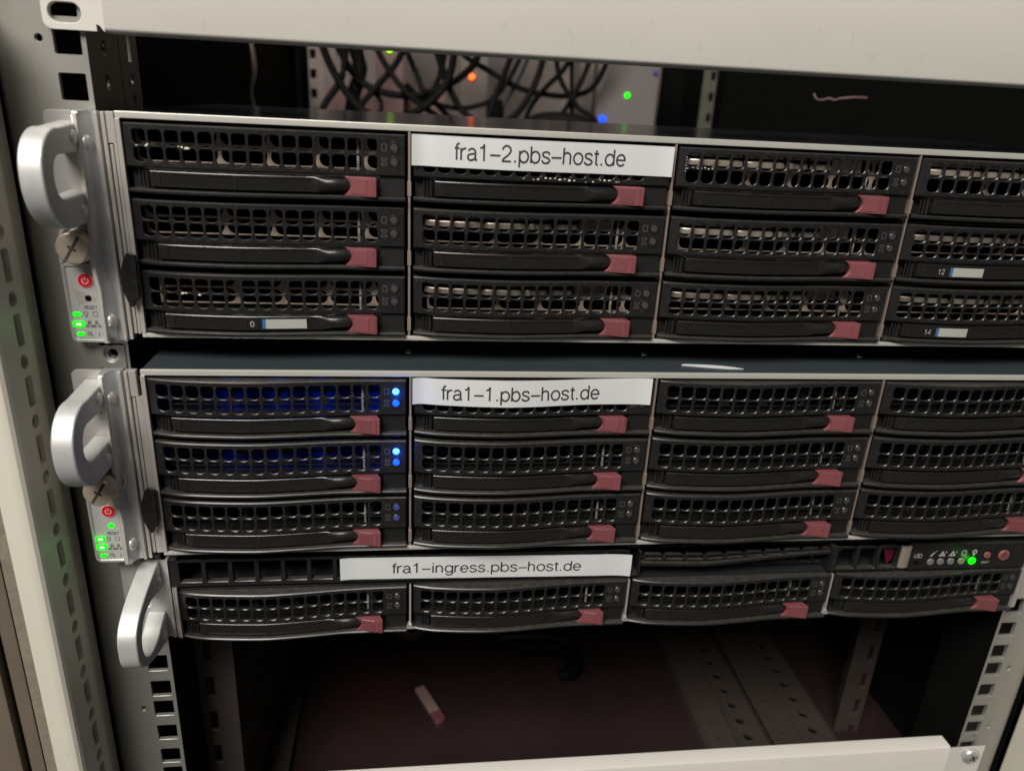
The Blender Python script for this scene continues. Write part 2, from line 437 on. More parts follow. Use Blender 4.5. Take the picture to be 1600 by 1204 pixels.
# front mounting rails (square holes, EIA spacing)
U0 = -281.3
def rail(x_in, sgn, z_lo, z_hi):
    mb = MB(); y = 4.1
    # x_in is the inner edge; sgn = -1 rail runs to the left, +1 to the right
    hx = x_in + sgn * 6.6
    X = lambda a: x_in + sgn * a
    holes = []
    k = -3
    while True:
        base = U0 + 44.45 * k
        if base > z_hi: break
        for d in (6.35, 22.225, 38.1):
            holes.append((base + d))
        k += 1
    holes = [h for h in holes if z_lo + 6 < h < z_hi - 6]
    zc = [z_lo] + [(holes[i] + holes[i + 1]) / 2 for i in range(len(holes) - 1)] + [z_hi]
    a, b = sorted((X(0.0), X(13.4)))
    for i, h in enumerate(holes):
        hole = rrect(hx - 4.75, hx + 4.75, h - 4.75, h + 4.75, 0.5, 2)
        mb.cell(a, b, zc[i], zc[i + 1], hole, 2.0, 0.15, flat(y))
    # outer strip with small round holes, then a rounded return to the back
    rz = []
    kk = -3
    while True:
        q = -287.3 + 44.45 * kk
        if q > z_hi - 6: break
        if q > z_lo + 6: rz.append(q)
        kk += 1
    zc2 = [z_lo] + [(rz[i] + rz[i + 1]) / 2 for i in range(len(rz) - 1)] + [z_hi]
    a, b = sorted((X(13.4), X(19.4)))
    for i, h in enumerate(rz):
        mb.cell(a, b, zc2[i], zc2[i + 1], circ(X(16.3), h, 1.35, 12), 2.0, 0.25, flat(y))
    prof = [(X(19.4), y), (X(22.5), y + 0.2), (X(25.5), y + 0.8), (X(28.5), y + 1.8), (X(31.2), y + 3.2), (X(33.6), y + 5.0), (X(35.4), y + 7.4), (X(36.3), y + 10), (X(36.6), y + 13), (X(36.6), y + 40)]
    mb.loft([[(px, py, z_lo) for px, py in prof], [(px, py, z_hi) for px, py in prof]], cap=False, closed=False)
    o = mb.build('mounting_rail', 'zinc', rack)
    # inner return with round holes
    mb = MB()
    zs = []
    q = -60 + 6.6
    if sgn > 0 or True:
        lw = MB(); xa_, xb_ = sorted((x_in + sgn * 0.4, x_in + sgn * 1.9)); lw.box(xa_, xb_, y + 0.2, y + 36, z_lo, -60.5 if sgn < 0 else z_hi); lw.build('rail_shade_sheet', 'void', rack)  # black sheet painting the shade where the inner return stays dark
    while q < z_hi - 4:
        zs.append(q); q += 44.45 / 3 if False else 12.6
    zc = [-60] + [(zs[i] + zs[i + 1]) / 2 for i in range(len(zs) - 1)] + [z_hi]
    mp = lambda a, b, d: (x_in + sgn * (0.4 + d), a, b)
    for i, h in enumerate(zs if sgn < 0 else []):
        mb.cell(y + 0.2, y + 33, zc[i], zc[i + 1], circ(y + 17.5, h, 2.7, 14), 1.5, 0.2, mp)
    if sgn < 0: mb.build('rail_return', 'galv', rack)
    # slotted inner post further back
    mb = MB()
    mp = lambda a, b, d: (x_in + sgn * (1.2 + d), a, b)
    q = -60; i = 0
    while q + 25 < z_hi + 12:
        mb.cell(y + 36, y + 58, q, q + 17, rrect(y + 46, y + 50, q + 3, q + 14.5, 0.6, 2), 1.5, 0.2, mp)
        mb.cell(y + 36, y + 58, q + 17, q + 25, circ(y + 48, q + 21, 2.0, 10), 1.5, 0.2, mp)
        q += 25
    mb.build('slotted_post', 'galv', rack)
    mb = MB(); xa, xb = sorted((x_in + sgn * 40, x_in + sgn * 41))
    mb.box(xa, xb, 12, 640, z_lo, z_hi); mb.build('side_shade_sheet', 'void', rack)  # black sheet painting the dark gap beside the rail
rail(-7.7, -1, -392, 68)
rail(443.3, 1, -430, 68)

# front frame, left: side face punched with slots and round holes, front face with a crease
mb = MB(); XF = -38.0; z0 = -59.64 + 25 * 4 - 12.5
q = z0
mp = lambda a, b, d: (XF - d, a, b)
for i in range(22):
    zt = q - 25 * i
    mb.cell(-32.0, -9.5, zt, zt + 8.5, circ(-18.35, zt + 4.25, 2.9, 18), 2.2, 0.25, mp)
    mb.cell(-32.0, -9.5, zt - 16.5, zt, rrect(-20.8, -15.7, zt - 14.4, zt - 1.9, 0.7, 2), 2.2, 0.25, mp)
zt = q - 25 * 21 - 16.5; zb = q + 8.5
prof = [(XF - 2.2, -16), (XF - 2.2, -16.1)]
pr = [(XF, -9.5), (XF - 2.2, -9.5)]
mb.loft([[(x, y, zt) for x, y in pr], [(x, y, zb) for x, y in pr]], cap=False, closed=False)
pr = [(XF, -32.0), (XF - 0.5, -33.6), (XF - 1.7, -34.6), (XF - 3.2, -34.9), (XF - 6.2, -34.5), (XF - 7.0, -34.0), (XF - 11.5, -32.6), (XF - 12.5, -32.0), (XF - 12.7, -30.5), (XF - 12.7, 10)]
mb.loft([[(x, y, zt) for x, y in pr], [(x, y, zb) for x, y in pr]], cap=False, closed=False)
mb.build('frame_profile', 'frame', rack, smooth=25)
mb = MB(); mb.box(XF - 6, XF - 4.6, -28, 8, zt, zb); mb.build('frame_core', 'frame', rack)
mb = MB(); mb.box(XF - 18.6, XF - 12.9, -29.6, 4, zt, zb); mb.build('door_gasket', 'gasket', rack, bevel=1.0)
mb = MB(); mb.box(XF - 26.6, XF - 20.2, -27, 4, zt, zb); mb.box(XF - 35, XF - 28.2, -30, 4, zt, zb); mb.box(XF - 52, XF - 36, -26, 4, zt, zb)
mb.build('hinge_strip', 'brown', rack, bevel=0.8)
mb = MB(); mb.box(XF - 55, -47, 10.5, 13, zt, zb); mb.build('gap_shade_sheet', 'void', rack)  # black sheet painting the darkness behind the frame gap
# right frame, just in the corner
mb = MB(); mb.box(482, 495, -30, 8, -470, 68); mb.build('frame_profile', 'frame', rack, bevel=2)
mb = MB(); mb.box(483, 500, 30, 33, -470, 68); mb.build('gap_shade_sheet', 'void', rack)  # same black sheet for the dark gap at the right

# rack floor, rear wall and depth rails of the empty bay at the bottom
mb = MB(); mb.box(-60, 500, 20, 900, -436, -431); mb.build('rack_floor', 'floor', rack)
for xa, xb, hole_x in ((-24, 26, (-8, 14.5)), (376, 424, (387, 412)), (326, 374, (338, 361))):
    mb = MB(); zz = -424.0
    xm = (xa + xb) / 2 if xa > 0 else 4
    if xa == 326: zz = -427.0
    for i in range(38):
        ya = 40 + i * 16
        for (p0, p1, hx, r) in ((xa, xm, hole_x[0], 1.8), (xm, xb, hole_x[1], 3.3)):
            mb.cell(p0, p1, ya, ya + 16, circ(hx, ya + 8, r * 1.12, 12), 3, 0.05, lambda a, b, d: (a, b, zz - d))
    vb = MB(); vb.box(xa, xb, 40, 640, zz - 3.4, zz - 3.1); vb.build('hole_shade_sheet', 'void', rack)  # black sheet under the rails, painting shade into their holes
    mb.box(xb + 0.2, xb + 1.6, 40, 640, -431, -423.2)
    mb.box(xm - 0.7, xm + 0.7, 40, 640, -423.9, -422.6)
    mb.box(xa - 1.6, xa - 0.2, 40, 640, -431, -423.2)
    mb.build('depth_rail', 'rail', rack)
# inner vertical slotted posts seen in the empty bay
for x0, sg in ((-8.0, 1), (452, -1)):
    mb = MB(); y0 = 40 if sg > 0 else 100
    xe = x0 + sg * 20
    a, b = sorted((x0, xe))
    zt = -470
    for i in range(10):
        zz = zt + 25 * i
        hx = x0 + sg * 6
        mb.cell(a, b, zz, zz + 25, rrect(hx - 2.2, hx + 2.2, zz + 6, zz + 19, 0.5, 2), 1.5, 0.3, flat(y0))
    a, b = sorted((x0, x0 + sg * 1.5))
    mb.box(a, b, y0 + 1.6, y0 + 30, -470, -220)
    mb.build('inner_post', 'rail', rack)
for xs_ in (-62, 520):
    mb = MB(); mb.box(xs_, xs_ + 2, 20, 900, -436, 80); mb.build('side_panel', 'void', rack)
# rear: light perforated panel behind the top gap
mb = MB(); mb.box(-22, 482, 900, 903, -436, 200); mb.build('rear_panel', 'wall', rack)
mb = MB(); mb.box(-400, 900, 915, 918, -436, 260); mb.build('rear_blackout', 'void', rack)  # added black plate, hiding the bright background behind the rear panel
mb = MB(); mb.box(-14, 150, 780, 782, -140, 12); mb.build('lower_panel', 'backing', rack)
mb = MB()
for i in range(60):
    x = -4 + i * 5.6
    mb.box(x, x + 0.9, 897.5, 899.9, -120, 120)
mb.build('panel_rib', 'wall', rack)
# rear posts with notches
for x0, x1, m in ((-16, 2, 'wall'),):
    mb = MB()
    for i in range(12):
        zz = -140 + i * 22
        mb.cell(x0, x1, zz, zz + 22, rrect(x0 + 2, x0 + 9, zz + 5, zz + 15, 0.5, 2), 1.5, 0.3, flat(690))
    mb.build('rear_post', m, rack)
mb = MB()
for i in range(12):
    zz = -140 + i * 25
    mb.cell(474, 492, zz, zz + 25, rrect(484, 490, zz + 7, zz + 17, 0.5, 2), 1.5, 0.3, flat(690))
mb.build('rear_post', 'galv', rack)

# ------------------------------------------------------------------ blanking panels
bp = thing('blanking_panel', (218, 4, 27), 'beige blanking panel closing the rack above the top server', 'rack panel', 'blanking panels of the rack')
mb = MB()
y = 1.6
def slot(cx, cz): return rrect(cx - 5.6, cx + 5.6, cz - 3.3, cz + 3.3, 3.2, 5)
oo = rrect(-20.6, -2.6, 27.0, 44, 3, 5, rs=(.05, .05, 3.0, .05)); hh = slot(-12.9, 32.6)
h2 = rrect(-12.9 - 5.9, -12.9 + 5.9, 32.6 - 3.6, 32.6 + 3.6, 3.5, 5)
mb.loft([[(a, y + 2.2, b) for a, b in oo], [(a, y, b) for a, b in oo], [(a, y, b) for a, b in h2], [(a, y + .3, b) for a, b in hh], [(a, y + 2.2, b) for a, b in hh]], cap=False)
mb.box(-20.6, -2.6, y, y + 2.2, 44, 71.4)
o = mb.build('panel_ear', 'paint', bp)
mb = MB()
pr = [(y + 2.2, 71), (y, 71), (y, 28.4), (y + 0.35, 27.5), (y + 1.2, 26.9), (y + 2.2, 26.7), (y + 16, 26.7), (y + 16, 28), (y + 2.2, 28)]
mb.loft([[(0.2, a, b) for a, b in pr], [(437, a, b) for a, b in pr]])
mb.prism([(-2.6, 29.2), (-1.5, 29.0), (-0.6, 27.6), (0.2, 26.9), (0.2, 71), (-2.6, 71)], y, y + 2.2)
mb.box(437, 459.8, y, y + 2.2, 27, 71)
mb.build('panel_face', 'paint', bp)

bp2 = thing('blanking_panel', (218, 4, -420), 'beige panel with folded top edge below the empty bay, screwed at right', 'rack panel', 'blanking panels of the rack')
mb = MB(); y = 1.6
pr = [(y, -420), (y, -345.6), (y + 0.4, -344.7), (y + 1.4, -344.2), (y + 9.2, -344.2), (y + 9.2, -345.4), (y + 2, -345.4), (y + 2, -420)]
mb.loft([[(4, a, b) for a, b in pr], [(437, a, b) for a, b in pr]])
mb.build('panel_face', 'paint', bp2)
mb = MB()
mb.cell(437, 460, -362, -344.2, rrect(446.0, 456, -354, -347.2, 3.2, 4), 2, 0.3, flat(y))
mb.box(437, 460, y, y + 2, -420, -362)
mb.build('panel_ear', 'paint', bp2)
mb = MB()
cx, cz = 451.0, -350.6
n = 28
rings = []
for q, yy in ((2.5, 4.0), (2.5, y - 0.3), (5.2, y - 0.3), (5.2, y - 1.6), (4.6, y - 2.6), (3.2, y - 3.3), (1.6, y - 3.6)):
    rings.append([(cx + q * math.cos(2 * math.pi * k / n), yy, cz + q * math.sin(2 * math.pi * k / n)) for k in range(n)])
mb.loft(rings)
sc_ = mb.build('panel_screw', 'alu_dark', bp2)
mb = MB()
for a in (0.5, 0.5 + math.pi / 2):
    dx, dz = math.cos(a), math.sin(a)
    mb.add([(cx + dx * s * 2.6 - dz * t * 0.5, y - 3.75 if d == 0 else y - 3.2, cz + dz * s * 2.6 + dx * t * 0.5) for d in (0, 1) for s, t in ((-1, -1), (1, -1), (1, 1), (-1, 1))],
           [(0, 1, 2, 3), (4, 7, 6, 5), (0, 4, 5, 1), (1, 5, 6, 2), (2, 6, 7, 3), (3, 7, 4, 0)])
mb.build('screw_recess', 'screw_slot', sc_)

# ------------------------------------------------------------------ servers
PX = 108.81
def DV(i): return 109.4 + PX * (i - 1)        # divider x, i = 1..3
def tray_x(c): return 2.0 if c == 0 else DV(c) + 1.7

def arc(cx, cy, r, a0, a1, n):
    return [(cx + r * math.cos(math.radians(a0 + (a1 - a0) * k / n)), cy + r * math.sin(math.radians(a0 + (a1 - a0) * k / n))) for k in range(n + 1)]

def resample(P, N):
    L = [0]
    for a, b in zip(P, P[1:]): L.append(L[-1] + math.dist(a, b))
    out = []
    for k in range(N):
        t = L[-1] * k / (N - 1); i = 0
        while i < len(L) - 2 and L[i + 1] < t: i += 1
        u = (t - L[i]) / (L[i + 1] - L[i]) if L[i + 1] > L[i] else 0
        out.append((P[i][0] + (P[i + 1][0] - P[i][0]) * u, P[i][1] + (P[i + 1][1] - P[i][1]) * u))
    return out

def handle_2u(root, xo, yo, zo):
    """chunky D handle: outline in the YZ plane extruded in X"""
    # outer outline from the upper root, forward and round to the lower root, then the inner opening
    yf, yb = yo - 36.5, yo + 0.6
    zt, zb = zo - 4.0, zo - 40.8
    out = [(yb, zt)] + arc(yf + 15, zt - 15 - 1.2, 15, 80, 180, 10)[0:] + arc(yf + 18, zb + 18, 18, 180, 272, 10) + [(yb, zb)]
    inn = [(yb, zb + 11.5)] + arc(yf + 15.5, zb + 18.0, 7.0, 275, 180, 7) + arc(yf + 15.0, zt - 16.6, 6.2, 180, 85, 7) + [(yb, zt - 11.0)]
    n = len(out); 
    N = 48
    o2, i2 = resample(out, N), resample(list(reversed(inn)), N)
    xl, xr = xo - 20.2, xo - 12.1
    mb = MB(); rings = []
    for (oy, oz), (iy, iz) in zip(o2, i2):
        rings.append([(xl, oy, oz), (xr, oy, oz), (xr, iy, iz), (xl, iy, iz)])
    mb.loft(rings)
    h = mb.build('handle', 'alu', root, bevel=0.9, segs=3)
    for cz in (zt - 5.3, zb + 4.8):
        mb = MB(); n = 18; rings = []
        for q, xx in ((2.7, xr + 0.0), (2.6, xr + 0.35), (2.1, xr + 0.75), (1.2, xr + 1.0), (0.4, xr + 1.05)):
            rings.append([(xx, yo - 8.6 + 1.0 * q * math.cos(2 * math.pi * k / n), cz + q * math.sin(2 * math.pi * k / n)) for k in range(n)])
        mb.loft(rings); mb.build('handle_screw', 'rim', h)
    return h

def ear_2u(root, xo, yo, zo, thumb_out, lit):
    # back plate
    mb = MB()
    P = rrect(xo - 25.3, xo - 11, zo - 46, zo - 0.5, 0.6, 3, rs=(0.4, 2.2, 0.4, 0.4))
    mb.prism(P, yo + 0.6, yo + 2.6)
    mb.build('ear_plate', 'silver', root, bevel=0.35)
    # raised inner wall: cross-section lofted down the ear with a bulge
    def shift(z):
        f = smooth_interp([-90, -75, -68, -61, -53, -47, -40, 0], [-0.3, -0.2, 0.0, -0.7, -0.8, -0.1, 0.15, 0.15])
        return f(z)
    cs = [(-13.2, 2.6), (-13.2, -5.2), (-12.9, -5.8), (-12.4, -5.8), (-11.2, -5.8), (-10.8, -5.5), (-10.5, -4.8), (-10.2, -3.2), (-9.7, -1.6), (-9.0, -0.5), (-8.1, 0.0), (-7.3, 0.1),
          (-7.1, -0.2), (-6.9, -1.0), (-6.6, -1.3), (-5.7, -1.3), (-5.4, -1.0), (-5.3, 0.9), (-5.3, 2.6)]
    rings = []
    for z in [-0.2, -0.8, -2, -10, -20, -30, -38, -42, -45, -48, -51, -54, -58, -62, -65, -68, -72, -78, -84, -87.5, -89.0, -89.5]:
        s = shift(z); k = 1.0
        if z > -1: k = 0.8
        if z < -88.8: k = 0.8
        ring = []
        for x, y in cs:
            sx = s if x < -8.5 else s * 0.2
            ring.append((xo + x + sx, yo + (y if y > 0 else y * k), zo + z))
        rings.append(ring)
    mb = MB(); mb.loft(rings); mb.build('ear_wall', 'alu_dark', root, smooth=50)
    rings = []
    for z in [-1.0, -1.6, -10, -20, -30, -38, -42, -45, -48, -51, -54, -58, -62, -65, -68, -72, -78, -84, -87.5, -88.6]:
        s = shift(z)
        rings.append([(xo + x + s, yo + y, zo + z) for x, y in ((-12.9, -5.4), (-12.6, -6.15), (-11.2, -6.15), (-10.85, -5.3))])
    mb = MB(); mb.loft(rings); mb.build('ear_edge_highlight', 'rim', root, smooth=20)  # brighter material paints the lit highlight along the wall's front edge
    mb = MB(); mb.box(xo - 6.9, xo - 5.5, yo - 1.5, yo - 1.0, zo - 88.4, zo - 0.6); mb.build('ear_ridge', 'ridge', root, bevel=0.15)
    mb = MB()
    mb.box(xo - 4.6, xo - 3.1, yo - 1.2, yo + 2.6, zo - 88.8, zo - 0.3); mb.build('ear_ridge', 'ridge', root, bevel=0.3)
    mb = MB(); mb.box(xo - 3.0, xo + 0.0, yo - 0.6, yo + 2.4, zo - 11.5, zo - 0.2)
    mb.box(xo - 1.2, xo + (1.45 if thumb_out else 0.0), yo - 0.5, yo + 2.4, zo - 86.5, zo - 11.5)
    mb.box(xo - 2.9, xo - 1.6, yo - 0.2, yo + 2.4, zo - 86.5, zo - 12.0)
    mb.build('ear_bracket', 'ridge', root, bevel=0.2)
    # dimpled screws on the wall
    n = 18
    for cz, cx in ((-11.5, -9.95), (-80.5, -9.95)):
        mb = MB(); rings = []
        for q, dx in ((2.9, -0.3), (2.75, 0.35), (2.3, 0.8), (1.5, 1.1), (0.5, 1.2)):
            rings.append([(xo + cx + dx + 0.30 * q * math.cos(2 * math.pi * k / n), yo - 2.6 + 0.8 * q * math.cos(2 * math.pi * k / n) - dx * 0.35, zo + cz + q * math.sin(2 * math.pi * k / n)) for k in range(n)])
        mb.loft(rings); mb.build('wall_screw', 'rim', root)
    # lower control panel with raised rim
    xa, xb, zb_, zt_ = xo - 26.6, xo - 12.6, zo - 90.0, zo - 45.0
    mb = MB()
    mb.prism(rrect(xa, xb, zb_, zo - 57.5, 2.0, 4, rs=(0.4, 0.4, 2.4, 0.4)), yo - 1.2, yo + 2.6)
    # rim: left post rising beside the thumbscrew
    mb.prism([(xa + 1.5, zo - 57.6), (xa - 0.1, zo - 57.6), (xa + 0.2, zo - 50), (xa + 1.6, zo - 45), (xa + 3.6, zo - 42.6), (xa + 4.4, zo - 43.0), (xa + 2.6, zo - 46), (xa + 1.5, zo - 50)], yo - 2.4, yo + 0.5)
    mb.build('control_panel', 'silver', root, bevel=0.5)
    mb = MB()
    o_ = rrect(xa, xb, zb_, zo - 57.4, 2.4, 5, rs=(0.5, 0.5, 2.4, 0.5)); i_ = rrect(xa + 1.0, xb - 0.3, zb_ + 1.0, zo - 58.6, 1.6, 5, rs=(0.4, 0.8, 1.6, 0.4))
    i3 = rrect(xa + 1.5, xb - 0.3, zb_ + 1.5, zo - 59.1, 1.4, 5, rs=(0.4, 0.8, 1.4, 0.4))
    mb.loft([[(x, yo - 1.2, z) for x, z in o_], [(x, yo - 2.0, z) for x, z in o_], [(x, yo - 2.0, z) for x, z in i_], [(x, yo - 1.3, z) for x, z in i3]], cap=False)
    mb.build('panel_rim', 'silver', root, bevel=0.15)
    mb = MB(); mb.prism(i3, yo - 1.5, yo - 1.1); mb.build('label_overlay', 'label_panel', root)
    yl = yo - 1.55
    pcx = xo - 18.3; pcz = zo - 64.3
    mb = MB(); mb.disc_y(pcx, pcz, 3.0, yl - 0.35, yl + 0.3, 32, 0.12); ring = mb.build('power_button', 'pink_ink', root)
    mb = MB(); mb.disc_y(pcx, pcz, 2.75, yl - 0.45, yl + 0.3, 32, 0.08); mb.build('button_cap', 'red_button', ring)
    mb = MB()
    pts = [(1.25 * math.cos(math.radians(a)), 1.25 * math.sin(math.radians(a))) for a in range(125, 416, 15)]
    P1 = [(pcx + x * 1.12, yl - 0.52, pcz + z * 1.12) for x, z in pts]; P2 = [(pcx + x * .8, yl - 0.52, pcz + z * .8) for x, z in pts]
    mb.add(P1 + P2, [(i, i + 1, len(pts) + i + 1, len(pts) + i) for i in range(len(pts) - 1)])
    mb.box(pcx - 0.2, pcx + 0.2, yl - 0.56, yl - 0.46, pcz + 0.1, pcz + 1.7)
    mb.build('power_symbol', 'pink_ink', ring)
    # reset hole
    rx, rz = xo - 18.2, zo - 71.6
    mb = MB(); mb.disc_y(rx, rz, 1.25, yl - 0.06, yl + 0.2, 18)
    mb.build('reset_hole', 'void' if lit == 'A' else 'green', root)
    text('reset_text', 'RESET', 'grey_ink', root, xo - 17.8, yl - 0.03, zo - 75.4, 1.85, 'CENTER', 5.0, 0, 0.12)
    if lit == 'A':
        mb = MB(); mb.prism([(xo - 23.4, zo - 67.3), (xo - 20.6, zo - 69.0), (xo - 18.9, zo - 69.4), (xo - 19.3, zo - 71), (xo - 18.6, zo - 73.0), (xo - 20.8, zo - 73.4), (xo - 21.8, zo - 74.4), (xo - 22.4, zo - 74.6)], yl - 0.05, yl + 0.1)
        mb.prism([(xo - 17.2, zo - 70.2), (xo - 15.0, zo - 71.0), (xo - 15.2, zo - 72.0), (xo - 17.0, zo - 73.0)], yl - 0.05, yl + 0.1)
        mb.build('torn_sticker', 'tan', root)
    leds = [(-23.4, -78.2, 2.9, 1.5), (-23.3, -82.4, 2.9, 1.7), (-23.1, -86.6, 2.7, 1.4)]
    hot = {'A': ('green', 'green_hot', 'green'), 'B': ('green_hot', 'green_hot', 'green')}[lit]
    for (lx, lz, ww, hh), hm in zip(leds, hot):
        big = 1.5 if hm == 'green_hot' else 1.0  # bright LEDs drawn wider, their halo put into the shape
        mb = MB(); mb.prism(rrect(xo + lx - ww / 2 * big, xo + lx + ww / 2 * big, zo + lz - hh / 2 * big, zo + lz + hh / 2 * big, 0.5 * big, 3), yl - 0.3, yl + 0.2)
        l = mb.build('status_led', 'green', root)
        if hm == 'green_hot':
            mb = MB(); mb.prism(rrect(xo + lx - ww / 2 * .72, xo + lx + ww / 2 * .72, zo + lz - hh / 2 * .6, zo + lz + hh / 2 * .6, 0.4, 3), yl - 0.36, yl)
            mb.build('led_core', 'green_hot', l)
    mb = MB()
    for lz in (-78.3, -86.4):
        mb.disc_y(xo - 13.6, zo + lz, 0.55 if lit == 'A' else 0.75, yl - 0.1, yl + 0.2, 12)
    mb.disc_y(xo - 13.5, zo - 82.3, 0.4, yl - 0.1, yl + 0.2, 12)
    mb.build('side_led', 'green_dim', root)
    # printed icons: bulb, disk, network, fan, info
    mb = MB()
    yy = yl - 0.03
    def line(x0, z0_, x1, z1, t=0.22):
        d = Vector((x1 - x0, z1 - z0_)); d.normalize(); nx, nz = -d.y * t / 2, d.x * t / 2
        mb.add([(xo + x0 + nx, yy, zo + z0_ + nz), (xo + x1 + nx, yy, zo + z1 + nz), (xo + x1 - nx, yy, zo + z1 - nz), (xo + x0 - nx, yy, zo + z0_ - nz)], [(0, 1, 2, 3)])
    def poly(pts, t=0.22):
        for a, b in zip(pts, pts[1:]): line(*a, *b, t)
    poly([(-20.3, -79.3), (-20.3, -78.7), (-20.8, -77.9), (-20.3, -77.2), (-19.7, -77.2), (-19.2, -77.9), (-19.7, -78.7), (-19.7, -79.3), (-20.3, -79.3)])
    poly([(-17.2, -77.2), (-15.6, -77.2), (-15.6, -79.2), (-16.8, -79.2), (-17.2, -78.6), (-17.2, -77.2)])
    for bx in (-19.2, -16.4):
        for dx, dz in ((0, 0.9), (-0.9, -0.8), (0.9, -0.8)):
            poly([(bx + dx - .5, -82.4 + dz - .4), (bx + dx + .5, -82.4 + dz - .4), (bx + dx + .3, -82.4 + dz + .4), (bx + dx - .3, -82.4 + dz + .4), (bx + dx - .5, -82.4 + dz - .4)], 0.3)
        line(bx - .6, -82.7, bx, -81.8); line(bx + .6, -82.7, bx, -81.8)
    poly([(-20.2, -86.9), (-20.5, -86.2), (-19.8, -85.6), (-19.1, -86.0), (-19.3, -86.7), (-20.0, -86.9)], 0.25); line(-19.3, -86.8, -18.5, -87.3, 0.4)
    mb.build('panel_icon', 'grey_ink', root, smooth=0)
    text('info_icon', 'i', 'ink', root, xo - 16.0, yl - 0.03, zo - 86.5, 3.0, 'CENTER')
    # thumbscrew
    tx, tz = xo - (16.0 if thumb_out else 17.6), zo - (49.0 if thumb_out else 49.8)
    yf = yo - (11.0 if not thumb_out else 14.0)
    mb = MB(); n = 36
    hl = 4 if thumb_out else 6
    prof = [(2.2, yo + 2), (2.2, yf + hl * .9 + 3.1), (5.7, yf + hl * .9 + 2.9), (6.1, yf + hl * .9 + 2.2)]
    for k in range(hl - 1, -1, -1): prof += [(6.1, yf + 2.3 + k * 0.9), (5.75, yf + 1.9 + k * 0.9)]
    prof += [(6.15, yf + 1.0), (5.95, yf + 0.35), (5.5, yf)]
    rings = [[(tx + q * math.cos(2 * math.pi * k / n), yy_, tz + q * math.sin(2 * math.pi * k / n)) for k in range(n)] for q, yy_ in prof]
    mb.loft(rings); t = mb.build('thumbscrew', 'screw', root, smooth=28)
    mb = MB()
    def bar(a, l, wd, y0, y1):
        dx, dz = math.cos(a), math.sin(a)
        mb.add([(tx + dx * s * l - dz * q * wd, y0 if d == 0 else y1, tz + dz * s * l + dx * q * wd) for d in (0, 1) for s, q in ((-1, -1), (1, -1), (1, 1), (-1, 1))],
               [(0, 1, 2, 3), (4, 7, 6, 5), (0, 4, 5, 1), (1, 5, 6, 2), (2, 6, 7, 3), (3, 7, 4, 0)])
    bar(1.0, 5.3, 0.55, yf - 0.04, yf + 0.5); bar(1.0 + math.pi / 2, 1.7, 0.55, yf - 0.05, yf + 0.5); bar(1.0, 1.7, 0.6, yf - 0.06, yf + 0.5)
    mb.build('screw_slot', 'screw_slot', t)
    mb = MB(); mb.ring_y(tx + 0.6, tz, 5.6, 6.6, yo - 2.4, yo + 0.6, 28); mb.build('screw_collar', 'alu', root, bevel=0.2)
    if thumb_out:
        mb = MB()
        for k in range(6): mb.ring_y(tx, tz, 3.4, 5.0, yf + 6.6 + k * 1.5, yf + 7.5 + k * 1.5, 24)
        mb.build('screw_thread', 'screw', t)
    # black clip wing
    mb = MB()
    P = [(xo + 2.4, zo - 53.4), (xo - 0.6, zo - 52.0), (xo - 2.4, zo - 55.4), (xo - 3.6, zo - 59.0), (xo - 4.2, zo - 63.5), (xo - 3.9, zo - 68), (xo - 2.4, zo - 72.6), (xo - 1.2, zo - 74.6), (xo - 0.2, zo - 74.0), (xo + 0.5, zo - 71.8), (xo + 2.3, zo - 70.8)]
    mb.prism(P, yo - 3.9, yo - 2.0); mb.build('clip_wing', 'plastic', root, bevel=0.4)

def chassis(root, xo, yo, zo, h, depth, cov='cover'):
    mb = MB()
    mb.box(xo + 0.6, xo + 436.6, yo + 0.6, yo + depth, zo - 1.4, zo); mb.build('top_cover', cov, root)
    mb = MB(); 
    mb.box(xo + 0.6, xo + 436.6, yo + 1.2, yo + depth, zo - h, zo - h + 1.2)
    mb.box(xo + 0.0, xo + 0.55, yo + 1.0, yo + depth, zo - h, zo - 1.5)
    mb.box(xo + 436.4, xo + 437.0, yo + 1.0, yo + depth, zo - h, zo - 1.5)
    mb.build('chassis_shell', 'black_steel', root)
    mb = MB(); mb.box(xo + 1, xo + 436, yo + 46, yo + 48, zo - h + 1.3, zo - 1.5); mb.build('backplane', 'void', root)

def server_2u(label, xo, yo, zo, lit, thumb_out, depth):
    root = thing('rack_server', (xo + 218, yo + 150, zo - 88), label, 'server', 'servers mounted in the rack')
    chassis(root, xo, yo, zo, 88, depth, 'cover_mid' if lit == 'B' else 'cover')
    # bright front lips
    mb = MB(); mb.box(xo + 0.2, xo + 437, yo - 0.2, yo + 1.4, zo - 2.3, zo + 0.15); mb.build('top_lip', 'rim', root, bevel=0.3)
    mb = MB(); mb.box(xo + 0.2, xo + 437, yo - 0.4, yo + 1.4, zo - 88.1, zo - 86.3); mb.build('bottom_lip', 'rim', root, bevel=0.3)
    # left front flange strip beside the trays
    mb = MB(); mb.box(xo + 0.1, xo + 1.9, yo - 0.7, yo + 1.4, zo - 86.2, zo - 2.4); mb.build('front_flange', 'ridge', root, bevel=0.2)
    mb = MB(); mb.box(xo + 435.4, xo + 437, yo - 0.7, yo + 1.4, zo - 86.2, zo - 2.4); mb.build('front_flange', 'ridge', root, bevel=0.2)
    for i in (1, 2, 3):
        mb = MB(); x = xo + DV(i)
        mb.box(x - 0.45, x + 0.45, yo + 0.2, yo + 46, zo - 86.2, zo - 2.4)
        for k in range(3): mb.box(x - 0.75, x + 0.75, yo - 0.1, yo + 4, zo - 24 - 28.3 * k - 3.2, zo - 24 - 28.3 * k + 2.6)
        mb.build('bay_divider', 'divider', root)
    xe = xo - (1.4 if lit == 'B' else 0)
    ear_2u(root, xe, yo, zo, thumb_out, lit)
    handle_2u(root, xe, yo, zo)
    return root

